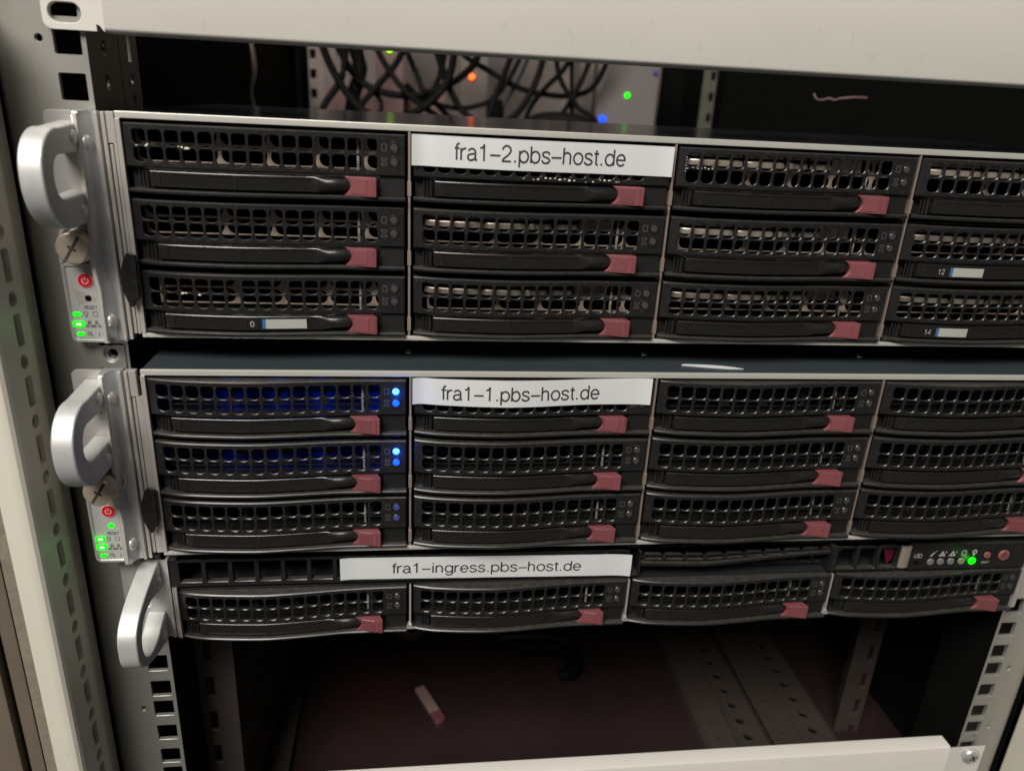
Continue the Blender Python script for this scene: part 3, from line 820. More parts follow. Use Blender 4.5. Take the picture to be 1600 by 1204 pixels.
XB, YB, ZB = 0.67, -10.2, -98.9
XC, YC, ZC = 0.75, -6.3, -191.6
srvA = server_2u('upper two unit server with unlit trays, tagged fra1-2.pbs-host.de', 0, 0, 0, 'A', False, 150)
srvB = server_2u('middle two unit server with blue lights lit, tagged fra1-1.pbs-host.de', XB, YB, ZB, 'B', True, 640)
# screws in the top cover of the middle server
mb = MB()
for x in (109.0, 219.6, 328.8):
    mb.ring_y(0, 0, 0.1, 0.2, 0, 0.1, 6) if False else None
    n = 14
    rings = [[(x + q * math.cos(2 * math.pi * k / n), 16 + q * math.sin(2 * math.pi * k / n), ZB + dz) for k in range(n)] for q, dz in ((2.0, 0.02), (1.8, 0.5), (0.9, 0.55), (0.7, 0.15))]
    mb.loft(rings)
mb.build('cover_screw', 'alu_dark', srvB)

# ---- one unit server
rootC = thing('rack_server', (XC + 218, YC + 150, ZC - 43.5), 'slim one unit server at the bottom, tagged fra1-ingress.pbs-host.de', 'server', 'servers mounted in the rack')
mb = MB(); mb.box(XC + 0.6, XC + 436.6, YC + 2, YC + 640, ZC - 1.2, ZC); mb.build('top_cover', 'cover', rootC)
mb = MB(); mb.box(XC + 0.6, XC + 436.6, YC + 1.2, YC + 640, ZC - 43.6, ZC - 42.6)
mb.box(XC, XC + 0.55, YC + 1, YC + 640, ZC - 43.6, ZC - 1.3); mb.box(XC + 436.4, XC + 437, YC + 1, YC + 640, ZC - 43.6, ZC - 1.3)
mb.build('chassis_shell', 'black_steel', rootC)
mb = MB(); mb.box(XC + 1, XC + 436, YC + 46, YC + 48, ZC - 42.5, ZC - 1.3); mb.build('backplane', 'void', rootC)
mb = MB(); mb.box(XC + 1, XC + 436, YC + 1.5, YC + 45, ZC - 17.9, ZC - 17.3); mb.build('bay_shelf', 'black_steel', rootC)
# left vents
mb = MB(); zv0, zv1 = ZC - 15.2, ZC - 0.8
mb.box(0.7, 4.0, YC - 0.3, YC + 3, zv0, zv1)
for i in range(18):
    x = 3.9 + 11.85 * i
    mb.cell(x, x + 11.85, zv0, zv1, rrect(x + 1.1, x + 10.9, zv0 + 2.2, zv1 - 1.6, 0.5, 2), 3.0, 0.3, flat(YC - 0.3))
mb.build('vent_grille', 'plastic', rootC)
# middle vents: small slots on top, a wavy bar, dark windows below
mb = MB()
zt, zm, zb_ = ZC - 2.6, ZC - 8.2, ZC - 16.0
wav = smooth_interp([219, 240, 262, 290, 324], [0.0, -0.4, -0.2, 1.6, 3.0])
for i in range(10):
    x = 223.6 + 10.5 * i
    k = max(0.25, 1 - max(0, i - 2) * 0.1)
    mb.cell(x, x + 10.5, zm + 2.6 + wav(x) * .4, zt - 0.0, rrect(x + 1.2, x + 9.6, zt - 1.0 - 2.0 * k, zt - 0.7, 0.3, 2), 3, 0.2, lambda a, b, d: (a, YC - 0.4 + d - max(0, 3 - abs(a - 255) * .05), b))
mb.loft([[(x, YC - 1.6 - max(0, 3 - abs(x - 255) * .05) + dy, zm + wav(x) + dz) for dy, dz in ((0, 0), (0, 1.4), (3, 1.4), (3, 0))] for x in range(223, 325, 3)])
mb.build('bay_bezel', 'plastic', rootC)
mb = MB()
for i in range(10):
    x = 223.6 + 10.5 * i
    mb.cell(x, x + 10.5, zb_, zm - 0.1, rrect(x + 1.2, x + 9.4, zb_ + 1.2, zm - 1.6, 0.5, 2), 2.5, 0.2, flat(YC + 6))
mb.build('vent_grille', 'plastic', rootC)
mb = MB(); mb.prism([(219.4, ZC - 16.2), (223.4, ZC - 16.2), (223.4, ZC - 2.4), (222.4, ZC - 2.4), (222.4, ZC - 15.2), (219.4, ZC - 15.2)], YC - 0.5, YC + 10); mb.build('bay_frame', 'plastic', rootC)
mb = MB(); mb.box(323.2, 324.4, YC - 0.6, YC + 14, ZC - 16.4, ZC - 1.8)
mb.build('bay_frame', 'plastic', rootC)
# right block: three windows, clip and control panel
mb = MB()
for x0, x1 in ((326.4, 338.2), (338.2, 349.9), (349.9, 361.4)):
    mb.cell(x0, x1, ZC - 16.6, ZC - 2.0, rrect(x0 + 1.0, x1 - 0.8, ZC - 15.2, ZC - 3.4, 0.5, 2), 3, 0.3, flat(YC - 0.6))
mb.build('vent_grille', 'plastic', rootC)
mb = MB(); mb.box(324.6, 326.3, YC - 0.7, YC + 5, ZC - 16.6, ZC - 2.0); mb.build('bay_frame', 'plastic', rootC)
mb = MB(); mb.prism(rrect(367.6, 434.6, ZC - 16.8, ZC - 1.8, 0.8, 3), YC - 1.0, YC + 5)
mb.build('control_panel', 'plastic', rootC, bevel=0.3)
mb = MB(); mb.prism([(353, ZC - 4.0), (360.4, ZC - 3.6), (360.2, ZC - 12.0), (357.5, ZC - 15), (356, ZC - 10)], YC + 2.6, YC + 3.6); mb.build('red_tab', 'dark_red', rootC)
mb = MB(); n = 8
rings = []
for x in (361.8, 363.0, 364.6, 366.2, 367.2):
    dy = -1.6 + abs(x - 364.5) * 0.25
    rings.append([(x, YC + dy, ZC - 2.4), (x, YC + dy + 1.2, ZC - 2.4), (x, YC + dy + 1.2, ZC - 15.2), (x, YC + dy, ZC - 15.2)])
mb.loft(rings); mb.build('spring_clip', 'screw', rootC, smooth=50)
yp = YC - 1.05
for i, (lx, m) in enumerate(((379.5, 'led_off'), (385.2, 'led_off'), (391.0, 'led_off'), (397.0, 'led_olive'), (403.2, 'green_hot'))):
    mb = MB(); mb.disc_y(lx, ZC - 12.0, 1.95 if i < 4 else 2.1, yp - 0.5, yp + 0.2, 20, 0.25)
    mb.build('status_led', 'green' if i == 4 else m, rootC)
mb = MB(); mb.disc_y(411.0, ZC - 8.6, 2.5, yp - 0.05, yp + 0.3, 20); mb.disc_y(420.5, ZC - 8.9, 3.7, yp - 0.05, yp + 0.3, 24); mb.build('button_well', 'void', rootC)
mb = MB(); mb.disc_y(411.0, ZC - 8.6, 2.0, yp - 0.7, yp + 0.2, 20, 0.3); mb.build('reset_button', 'dull_red', rootC)
mb = MB(); mb.disc_y(420.5, ZC - 8.9, 3.2, yp - 0.9, yp + 0.2, 24, 0.4); pbC = mb.build('power_button', 'dull_red', rootC)
mb = MB(); mb.ring_y(420.5, ZC - 8.9, 1.0, 1.35, yp - 0.95, yp - 0.8, 18); mb.box(420.3, 420.7, yp - 0.97, yp - 0.8, ZC - 8.8, ZC - 7.0); mb.build('power_symbol', 'dark_red', pbC)
text('panel_text', 'UID', 'white_ink', rootC, 371.8, yp - 0.03, ZC - 8.2, 3.3, 'CENTER', 4.6, 0, 0.10)
text('panel_text', 'RESET', 'white_ink', rootC, 411.2, yp - 0.03, ZC - 13.2, 1.8, 'CENTER', 4.6, 0, 0.10)
mb = MB(); mb.box(370.0, 373.2, yp - 0.05, yp + 0.2, ZC - 13.2, ZC - 11.2); mb.build('uid_button', 'void', rootC)
mb = MB(); yy = yp - 0.03; zi = ZC - 7.2
for lx in (385.4, 391.2):
    mb.add([(lx - 2.2, yy, zi - 1.6), (lx + 1.8, yy, zi - 1.6), (lx - 0.1, yy, zi + 1.8), (lx - 0.1, yy - .01, zi + 0.3), (lx - 0.7, yy - .01, zi - 0.7), (lx + 0.5, yy - .01, zi - 0.7)], [(0, 1, 5, 4), (1, 2, 3, 5), (2, 0, 4, 3)])
    mb.box(lx + 1.6, lx + 2.0, yy, yy + .05, zi + 0.2, zi + 1.4)
mb.add([(378.4, yy, zi - 1.8), (379.4, yy, zi - 1.5), (381.2, yy, zi + 0.9), (380.2, yy, zi + 0.9), (379.6, yy, zi + 0.1), (378.9, yy, zi - 0.3)], [(0, 1, 2, 3, 4, 5)])
mb.box(381.2, 382.0, yy, yy + .05, zi + 1.3, zi + 1.8)
for a, b, c, d in ((396.2, 396.7, -1.4, 1.6), (398.4, 398.9, -1.4, 1.6), (396.2, 398.9, 1.2, 1.7), (396.2, 398.9, -1.6, -1.1)): mb.box(a, b, yy, yy + .05, zi + c, zi + d)
mb.ring_y(403.4, zi + 0.6, 0.7, 1.4, yy, yy + .05, 12); mb.box(402.9, 403.9, yy, yy + .05, zi - 1.8, zi - 0.8)
mb.build('panel_icon', 'white_ink', rootC, smooth=0)
mb = MB()
for i in (1, 2, 3):
    x = XC + DV(i)
    mb = MB(); mb.box(x - 0.45, x + 0.45, YC + 0.2, YC + 46, ZC - 42.6, ZC - 19)
    mb.prism([(x - 1.9, ZC - 43.4), (x + 1.9, ZC - 43.4), (x + 0.6, ZC - 40.8), (x - 0.6, ZC - 40.8)], YC - 0.5, YC + 3)
    mb.build('bay_divider', 'ridge', rootC)
# ear of the one unit server
mb = MB()
mb.prism(rrect(XC - 22.6, XC - 4.4, ZC - 43.0, ZC - 0.6, 2, 4, rs=(.4, 2.5, 2.5, .4)), YC + 3.0, YC + 5.0)
mb.build('ear_plate', 'silver', rootC, bevel=0.3)
mb = MB()
mb.cell(XC - 13.5, XC - 1.6, ZC - 26.5, ZC - 0.6, rrect(XC - 12.6, XC - 9.8, ZC - 26, ZC - 20, 1.2, 3), 2.6, 0.2, flat(YC + 0.2))
mb.box(XC - 13.4, XC - 1.6, YC + 0.2, YC + 2.9, ZC - 43.2, ZC - 26.5)
mb.box(XC - 1.6, XC - 0.2, YC - 1.0, YC + 5, ZC - 43.0, ZC - 0.6)
mb.build('ear_bracket', 'alu', rootC, bevel=0.25)
mb = MB(); mb.box(XC + 0.1, XC + 1.0, YC - 0.3, YC + 4, ZC - 43.6, ZC - 14.0); mb.box(XC + 1.2, XC + 2.4, YC - 0.9, YC + 2, ZC - 43.8, ZC - 15.5); mb.build('front_flange', 'ridge', rootC, bevel=0.2)
mb = MB(); mb.box(XC + 434.6, XC + 437, YC - 0.9, YC + 4, ZC - 43, ZC - 15); mb.box(XC + 437, XC + 459, YC + 6.5, YC + 9, ZC - 43, ZC - 0.6); mb.build('front_flange', 'ridge', rootC, bevel=0.2)
# bow handle of the one unit server
zc_ = ZC - 22.3
N = 56
outer = [(YC + 0.2 - 36.5 * (1 - abs(-1 + 2 * k / 40) ** 3.3), zc_ + 21.6 * (1 - 2 * k / 40)) for k in range(41)]
inner = _cr([(YC + 0.2, -207.2), (-12, -206.2), (-20, -203.8), (-28, -204.2), (-34, -208), (-36.6, -215), (-34.6, -222), (-29, -226), (-20, -226), (-12, -222.6), (YC + 0.2, -220.4)], 8)
mb = MB()
mb.loft([[(XC - 11.9, oy, oz), (XC - 3.9, oy, oz), (XC - 3.9, iy, iz), (XC - 11.9, iy, iz)] for (oy, oz), (iy, iz) in zip(resample(outer, N), resample(inner, N))])
hC = mb.build('handle', 'alu', rootC, bevel=0.7, segs=3)
n = 18
for cz, cy in ((-202.2, YC - 3.2), (-230.0, YC - 4.6)):
    mb = MB(); rings = []
    for q, xx in ((2.8, XC - 3.9), (2.7, XC - 3.5), (2.1, XC - 3.2), (1.2, XC - 2.95), (0.4, XC - 2.9)):
        rings.append([(xx, cy + .8 * q * math.cos(2 * math.pi * k / n), cz + q * math.sin(2 * math.pi * k / n)) for k in range(n)])
    mb.loft(rings); mb.build('handle_screw', 'rim', hC)

# cage nut in the left rail between the two larger servers
cn = thing('cage_nut', (-14.2, 6, -103), 'zinc cage nut clipped into the left rail between the two big servers', 'cage nut')
mb = MB()
mb.cell(-20.2, -9.2, -103, -93.0, circ(-14.6, -97.2, 3.0, 18), 5, 0.5, flat(3.4))
mb.box(-20.2, -9.2, 3.41, 9, -103.1, -103); mb.box(-20.3, -20.2, 3.41, 9, -103, -93); mb.box(-9.2, -9.1, 3.41, 9, -103, -93)
mb.build('cage', 'zinc', cn)
mb = MB(); mb.ring_y(-14.6, -97.2, 2.2, 3.0, 5, 9, 18); mb.build('nut', 'alu_dark', cn)

# ------------------------------------------------------------------ drive trays
fx = smooth_interp([0, 4, 9.5, 18, 25, 33, 40, 47, 55, 63, 71, 78, 86, 96, 105.7], [0.7, -0.7, -1.9, -3.0, -3.6, -4.1, -4.3, -4.0, -3.4, -2.7, -1.9, -1.4, -1.0, -0.8, -0.7])
def make_tray(xo, yo, zo):
    root = thing('drive_tray', (xo + 52.8, yo + 10, zo - 25.5), 'tray', 'drive tray', 'hot swap drive trays in the servers')
    # grille -----------------------------------------------------------
    mb = MB()
    mp = lambda a, b, d: (xo + a, yo + fx(a) + d, zo + b)
    px = 6.14; x_s = 6.2 - px / 2
    zr = [(-1.55, -8.05), (-8.05, -14.45)]
    for r, (zt, zb) in enumerate(zr):
        zc = -4.95 if r == 0 else -11.25
        for i in range(15):
            xc = 6.2 + px * i
            hole = rrect(xc - 2.5, xc + 2.5, zc - 2.78, zc + 2.78, 1.2, 3, rs=(1.2, 1.2, 1.9, 1.9))
            mb.cell(xc - px / 2, xc + px / 2, zb, zt, hole, 0.9, 0.28, mp)
    x_e = x_s + 15 * px
    def strip(xa, xb, za, zb, n=1, dfront=0.0):
        rows = []
        for k in range(n + 1):
            x = xa + (xb - xa) * k / n
            rows.append([mp(x, za, dfront), mp(x, zb, dfront)])
        mb.loft(rows, cap=False, closed=False)
    # bottom and top margins in steps that share the cell corners
    for (za, zb) in ((-0.45, -1.55), (-14.45, -15.5)):
        for i in range(15): strip(x_s + px * i, x_s + px * (i + 1), za, zb)
        strip(0.45, x_s, za, zb); strip(x_e, 105.25, za, zb, 2)
    strip(0.45, x_s, -1.55, -14.45); strip(x_e, 105.25, -1.55, -14.45, 2)
    # chamfered border and side walls
    path = [(0.45, -0.45)] + [(x_s + px * i, -0.45) for i in range(16)] + [((x_e + 105.25) / 2, -0.45), (105.25, -0.45)]
    path += [(105.25, -15.5), ((x_e + 105.25) / 2, -15.5)] + [(x_s + px * i, -15.5) for i in range(15, -1, -1)] + [(0.45, -15.5)]
    def outp(p):
        x, z = p
        ox = 0 if x <= 0.451 else (105.7 if x >= 105.249 else x); oz = 0 if z > -1 else -15.95
        return (ox, oz)
    r0 = [mp(x, z, 0) for x, z in path]
    r1 = []
    r2 = []
    for p in path:
        ox, oz = outp(p); v = mp(p[0], oz, 0.45); r1.append((xo + ox, v[1], zo + oz)); r2.append((xo + ox, yo + (9 if oz == 0 else fx(ox) + 2.2), zo + oz))
    mb.loft([r0, r1, r2], cap=False, closed=True)
    gr = mb.build('grille', 'plastic', root, smooth=30)
    # body behind: recess face, side cheeks, floor ---------------------
    mb = MB()
    mb.box(xo + 0.8, xo + 104.9, yo + 4.2, yo + 6.0, zo - 24.4, zo - 16.0)
    mb.box(xo + 95.8, xo + 105.4, yo + 0.6, yo + 4.2, zo - 24.0, zo - 16.0)
    mb.box(xo + 0.5, xo + 1.5, yo + 6, yo + 44, zo - 24.6, zo - 1); mb.box(xo + 104.2, xo + 105.2, yo + 6, yo + 44, zo - 24.6, zo - 1)
    mb.box(xo + 1.5, xo + 104.2, yo + 6, yo + 44, zo - 24.6, zo - 16.2)
    mb.build('tray_body', 'body', root, bevel=0.15)
    # lower lip --------------------------------------------------------
    lp = lambda x: min(fx(x) - 0.8, -2.2 if x > 60 else 0) if x > 6 else fx(x) - 0.6
    rings = []
    for k in range(37):
        x = 105.7 * k / 36
        y = yo + lp(x)
        rings.append([(xo + x, y + 0.35, zo - 25.6), (xo + x, y, zo - 25.2), (xo + x, y, zo - 24.5), (xo + x, y + 0.4, zo - 24.1), (xo + x, yo + 7, zo - 24.1), (xo + x, yo + 7, zo - 25.6)])
    mb = MB(); mb.loft(rings); mb.build('lower_lip', 'plastic', root)
    # lever ------------------------------------------------------------
    ys = lambda x: yo + fx(x) + 1.0
    def sect(x, zt, zb, r, dep, n=4, bulge=0.0):
        P = []
        y0 = ys(x)
        for k in range(n + 1):
            a = math.pi / 2 * k / n; P.append((xo + x, y0 + r - r * math.sin(a), zt - r + r * math.cos(a)))
        for k in range(n + 1):
            a = math.pi / 2 * k / n; P.append((xo + x, y0 + r - r * math.cos(a), zb + r - r * math.sin(a)))
        P.append((xo + x, y0 + dep, zb)); P.append((xo + x, y0 + dep, zt))
        return P
    rings = []
    for x in [8.2, 8.6, 9.5] + [12 + 3 * k for k in range(20)] + [70.5, 71.5, 73, 75, 77, 79, 81, 82.5, 84.5]:
        if x <= 70.5: zt, zb, r = zo - 17.0, zo - 23.3, 0.7
        else:
            t = min(1, (x - 70.5) / 12); r = 0.7 + 2.3 * min(1, t * 3); zt = zo - 17.0 + 0.1 * t; zb = zo - 23.3 + 0.5 * t
        if x == 8.2: zt -= .3; zb += .3
        P = sect(x, zt, zb, r, 3.4 + 2)
        if x > 69:
            gb = 1.5 * math.sin(math.pi * min(1, (x - 69) / 16)) ; P = [(a_, b_ - gb, c_) for a_, b_, c_ in P]
        if x == 8.2: P = [(a, b + 1.0, c) for a, b, c in P]
        rings.append(P)
    mb = MB(); mb.loft(rings)
    lv = mb.build('lever', 'lever', root, smooth=40)
    # raised frame of the two label windows
    mb = MB()
    def bar(xa, xb, za, zb, pr=0.32):
        n = max(1, int((xb - xa) / 3)); rg = []
        for k in range(n + 1):
            x = xa + (xb - xa) * k / n; y = ys(x) - pr
            rg.append([(xo + x, y + pr + .2, zo + za), (xo + x, y, zo + za), (xo + x, y, zo + zb), (xo + x, y + pr + .2, zo + zb)])
        mb.loft(rg)
    bar(9.6, 70, -17.5, -18.2); bar(9.6, 70, -22.3, -22.9)
    for a, b in ((9.6, 12.4), (39.6, 41.2), (68.8, 70.2)): bar(a, b, -18.2, -22.3)
    mb.build('window_frame', 'lever', lv, smooth=40)
    for a, b in ((12.5, 39.5), (41.3, 68.7)):
        mb = MB()
        bar(a, b, -18.25, -22.25, 0.06); mb.build('label_window', 'window', lv, smooth=40)
    # hinge ribs on the left
    mb = MB()
    for x, q in ((4.2, 0.5), (5.6, 0.5), (7.1, 0.8)):
        n = 10
        mb.loft([[(xo + x + q * math.cos(2 * math.pi * k / n), yo + fx(x) + 2.6 + q * math.sin(2 * math.pi * k / n), zz) for k in range(n)] for zz in (zo - 23.6, zo - 16.6)])
    mb.build('hinge', 'plastic', root)
    # latch ------------------------------------------------------------
    mb = MB()
    top, bot = zo - 16.5, zo - 24.0
    def yl(x): return yo - 1.0 - 0.24 * (x - 81.5)
    cols = []
    nz = 8
    for k in range(nz + 1):
        t = k / nz; z = top + (bot - top) * t
        xl = 81.4 + 2.6 * math.sin(math.pi * t)          # concave left edge
        cols.append([(xo + xl, yl(xl) + 0.9, z), (xo + xl + 0.5, yl(xl + .5), z), (xo + 89, yl(89), z), (xo + 91.9, yl(91.9), z), (xo + 93.0, yl(93) - 0.05, z), (xo + 94.2, yl(94.2) + 0.1, z), (xo + 94.6, yl(94.6) + 0.6, z),
                     (xo + 92.6, yo + 1.2, z), (xo + 84.5, yo + 1.8, z)])
    mb.loft(cols)
    la = mb.build('release_latch', 'latch', root, bevel=0.25)
    mb = MB()
    mb.add([(xo + a, yl(a) - 0.18, z) for a in (84.9, 90.6) for z in (top - .9, bot + .9)] + [(xo + a, yl(a) + 0.3, z) for a in (84.4, 91.1) for z in (top - .5, bot + .5)],
           [(0, 1, 3, 2), (0, 4, 5, 1), (2, 3, 7, 6), (0, 2, 6, 4), (1, 5, 7, 3)])
    mb.add([(xo + a, yl(a) - 0.2, z) for a in (92.2, 93.0) for z in (top - .4, bot + .4)] + [(xo + a, yl(a) + 0.3, z) for a in (91.9, 93.3) for z in (top - .2, bot + .2)],
           [(0, 1, 3, 2), (0, 4, 5, 1), (2, 3, 7, 6), (0, 2, 6, 4), (1, 5, 7, 3)])
    mb.build('thumb_pad', 'latch', la)
    # lenses and icons --------------------------------------------------
    for zc in (-5.0, -10.4):
        mb = MB(); xc = 101.3; yb = yo + fx(xc)
        mb.disc_y(xo + xc, zo + zc, 1.55, yb - 0.25, yb + 0.5, 20, 0.3)
        ln = mb.build('indicator_lens', 'lens', root)
        mb = MB(); mb.ring_y(xo + xc, zo + zc, 1.62, 2.1, yb - 0.3, yb + 0.2, 22); mb.build('lens_bezel', 'plastic', ln, bevel=0.1)
    mb = MB(); xi = 97.4; yi = yo + fx(xi) - 0.06
    for (z0_, z1) in ((-6.4, -3.6),):
        for a, b, c, d in ((-1.1, -.75, z0_, z1), (.75, 1.1, z0_, z1), (-1.1, 1.1, z1 - .35, z1), (-1.1, 1.1, z0_, z0_ + .35)):
            mb.box(xo + xi + a, xo + xi + b, yi, yi + .2, zo + c, zo + d)
    zc = -10.4
    for sx in (-1, 1):
        for sz in (-1, 1):
            mb.add([(xo + xi + sx * q, yi, zo + zc + sz * w_) for q, w_ in ((0.1, 0.2), (1.0, 1.3), (1.35, 1.1), (0.45, 0.05))], [(0, 1, 2, 3)])
    for s_ in (-1, 1): mb.box(xo + xi - 1.1, xo + xi + 1.1, yi, yi + .2, zo + zc + s_ * 1.35 - .15, zo + zc + s_ * 1.35 + .15)
    mb.build('indicator_icon', 'dim_ink', root, smooth=0)
    # light pipe and perforated screen inside --------------------------
    mb = MB(); n = 12
    mb.loft([[(xo + 87.0 + 0.6 * math.cos(2 * math.pi * k / n), yo + 4.8 + 0.7 * math.sin(2 * math.pi * k / n), zz) for k in range(n)] for zz in (zo - 15.6, zo - 1.0)])
    mb.build('light_pipe', 'pipe', root)
    mb = MB()
    ed = [4.0, 34.8, 53.6, 72.4, 91.2, 104.0]
    for i in range(5):
        x0, x1_ = ed[i], ed[i + 1]
        for r in range(2):
            zz = -14.6 + 6.9 * r
            mb.cell(xo + x0, xo + x1_, zo + zz, zo + zz + 6.9, rrect(xo + x0 + .7, xo + x1_ - .7, zo + zz + .5, zo + zz + 6.4, 2.8, 5), 0.6, 0.1, flat(yo + 5.6))
    mb.build('drive_screen', 'screenB', root)
    return root

proto = make_tray(tray_x(0), 0, -3.6)
p0 = Vector(WL[proto.name])

def child(root, name, k=0):
    c = [o for o in root.children if o.name.split('.')[0] == name]
    return c[k]
def setm(o, m):
    o.material_slots[0].link = 'OBJECT'; o.material_slots[0].material = M[m]

# extra metal part for some trays, shaped to put bright glints behind upper holes
mb = MB(); x0, z0 = tray_x(0), -3.6
fx_ = smooth_interp([0, 4, 9.5, 18, 25, 33, 40, 47, 55, 63, 71, 78, 86, 96, 105.7], [0.7, -0.7, -1.9, -3.0, -3.6, -4.1, -4.3, -4.0, -3.4, -2.7, -1.9, -1.4, -1.0, -0.8, -0.7])
for xa, xb in ((4.4, 27.8), (28.6, 46.0), (46.8, 57.5), (58.6, 69.0)):
    for za, zb, dy in ((-1.2, -3.7, 0.9), (-4.3, -7.4, 0.0)):
        n = 8; rg = []
        for k in range(n + 1):
            x = xa + (xb - xa) * k / n; e = min(x - xa, xb - x); y = fx_(x) + 2.5 + dy + (1.2 if x > 50 else 0) + max(0, 1.2 - e) * 0.8
            rg.append([(x0 + x, y + 0.5, z0 + za), (x0 + x, y, z0 + za - .6), (x0 + x, y, z0 + zb + .4), (x0 + x, y + 1.0, z0 + zb), (x0 + x, 30, z0 + zb), (x0 + x, 30, z0 + za)])
        mb.loft(rg)
mb.box(x0 + 5, x0 + 68, 10, 30, z0 - 4.4, z0 - 3.6)
mb.box(x0 + 70, x0 + 84, 5.0, 40, z0 - 7.9, z0 - 2.2)
shield_proto = mb.build('glint_shield', 'drive', proto, bevel=0.4)

trays = {}
cname = ['left', 'second', 'third', 'right']
rname = ['top', 'middle', 'bottom']
special = {
    ('A', 0, 0): 'black drive tray with white crumbs on its grille, top left in the upper server',
    ('A', 2, 0): 'black drive tray with tape specks at its left, just right of the fra1-2 strip',
    ('A', 0, 2): 'black drive tray with the 0 sticker on its lever, bottom left in the upper server',
    ('A', 1, 0): 'black drive tray half covered by the fra1-2 paper strip',
    ('A', 3, 1): 'black drive tray with sticker 12, middle of the right column in the upper server',
    ('A', 3, 2): 'black drive tray with sticker 14, lowest at the right edge of the upper server',
    ('B', 0, 0): 'black drive tray with two lit blue lights, directly left of the fra1-1 strip',
    ('B', 0, 1): 'black drive tray with two lit blue lights, second down in the middle server',
    ('B', 0, 2): 'black drive tray with faint violet unlit lamps below two blue lit trays',
    ('B', 1, 0): 'black drive tray half covered by the fra1-1 paper strip',
    ('C', 0, 0): 'black drive tray beside the bow handle in the slim bottom server',
    ('C', 3, 0): 'black drive tray under the green lit control panel of the slim bottom server',
}
sname = {'A': 'upper server', 'B': 'middle server', 'C': 'slim bottom server'}
colw = ['left column', 'second column', 'third column', 'right column']
first = True
for key, (sx, sy, sz), rows in (('A', (0, 0, 0), 3), ('B', (XB, YB, ZB), 3), ('C', (XC, YC, ZC - 15.1), 1)):
    for c in range(4):
        for r in range(rows):
            if first: t = proto; first = False
            else: t = copy_tree(proto)
            base = Vector((sx + tray_x(c), sy, sz - 3.6 - 28.3 * r))
            rnd = random.Random(hash((ord(key), c, r)))
            base += Vector((rnd.uniform(-.15, .15), rnd.uniform(-.5, .3), rnd.uniform(-.12, .12)))
            t.location = (p0 + base - Vector((tray_x(0), 0, -3.6))) * S
            WL[t.name] = tuple(p0 + base - Vector((tray_x(0), 0, -3.6)))
            if (key, c, r) in special: lab = special[(key, c, r)]
            elif key == 'C': lab = f'black drive tray with red latch, {["leftmost", "second from the left", "third from the left", "rightmost"][c]} in the slim bottom server'
            else: lab = f'black drive tray with red latch, {rname[r]} of the {colw[c]} in the {sname[key]}'
            t['label'] = lab
            for ch in t.children:
                nm = ch.name.split('.')[0]
                if nm == 'release_latch': ch.location = (rnd.uniform(-.35, .25) * S, rnd.uniform(-.5, .3) * S, rnd.uniform(-.15, .15) * S)
                if nm == 'drive_screen': ch.location = (rnd.uniform(-2.2, 2.2) * S, rnd.uniform(-.3, 1.2) * S, rnd.uniform(-1.2, 1.2) * S)
                if nm == 'lever': ch.location = (0, rnd.uniform(-.3, .3) * S, rnd.uniform(-.1, .1) * S)
            trays[(key, c, r)] = (t, base)
for (key, c, r), (t, base) in trays.items():
    if key == 'A':
        setm(child(t, 'drive_screen'), 'screenA')
    if key == 'A' and (c, r) in ((1, 1), (1, 2), (2, 2), (3, 2), (3, 1)): setm(child(t, 'glint_shield'), 'shield_dim')
    if not (key == 'A' and c >= 1):
        o = child(t, 'glint_shield')
        bpy.data.objects.remove(o)
    if key == 'B' and c == 0:
        a, b = child(t, 'indicator_lens', 0), child(t, 'indicator_lens', 1)
        ups = sorted((a, b), key=lambda o: -max(v.co.z for v in o.data.vertices))
        setm(ups[0], 'lens_blue_hot' if r < 2 else 'lens_blue_dim'); setm(ups[1], 'lens_blue' if r < 2 else 'lens_blue_dim')
        if r < 2:
            for k_, o_ in enumerate(ups): o_['label'] = 'lit blue indicator'

def glow(name, loc, power, col, r=0.0012):
    d = bpy.data.lights.new(name, 'POINT'); d.energy = power; d.color = col; d.shadow_soft_size = r
    o = bpy.data.objects.new(name, d); COL.objects.link(o); o.location = Vector(loc) * S
for r in range(3):
    b_ = trays[('B', 0, r)][1]
    if r < 2:
        glow('blue_led_glow', (b_[0] + 101.6, b_[1] - 3.6, b_[2] - 6.8), 0.0032, (0.0, 0.10, 1.0))
        for gx_, kk in ((24, 0.55), (46, 0.6), (66, 0.9), (90, 0.8)):
            glow('blue_led_inner_glow', (b_[0] + gx_, b_[1] + 38, b_[2] - 5), 0.0032 * kk * (1 - .2 * r), (0.0, 0.05, 1.0), 0.004)
for (gx, gy, gz, gp) in ((-23.3, -3.6, -82.4, 0.00014), (XB - 24.8, YB - 3.8, ZB - 78.2, 0.00016), (XB - 24.7, YB - 3.8, ZB - 82.4, 0.00016), (403.2, YC - 5, ZC - 12.6, 0.0006)):
    glow('green_led_glow', (gx, gy, gz), gp, (0.05, 1.0, 0.03))

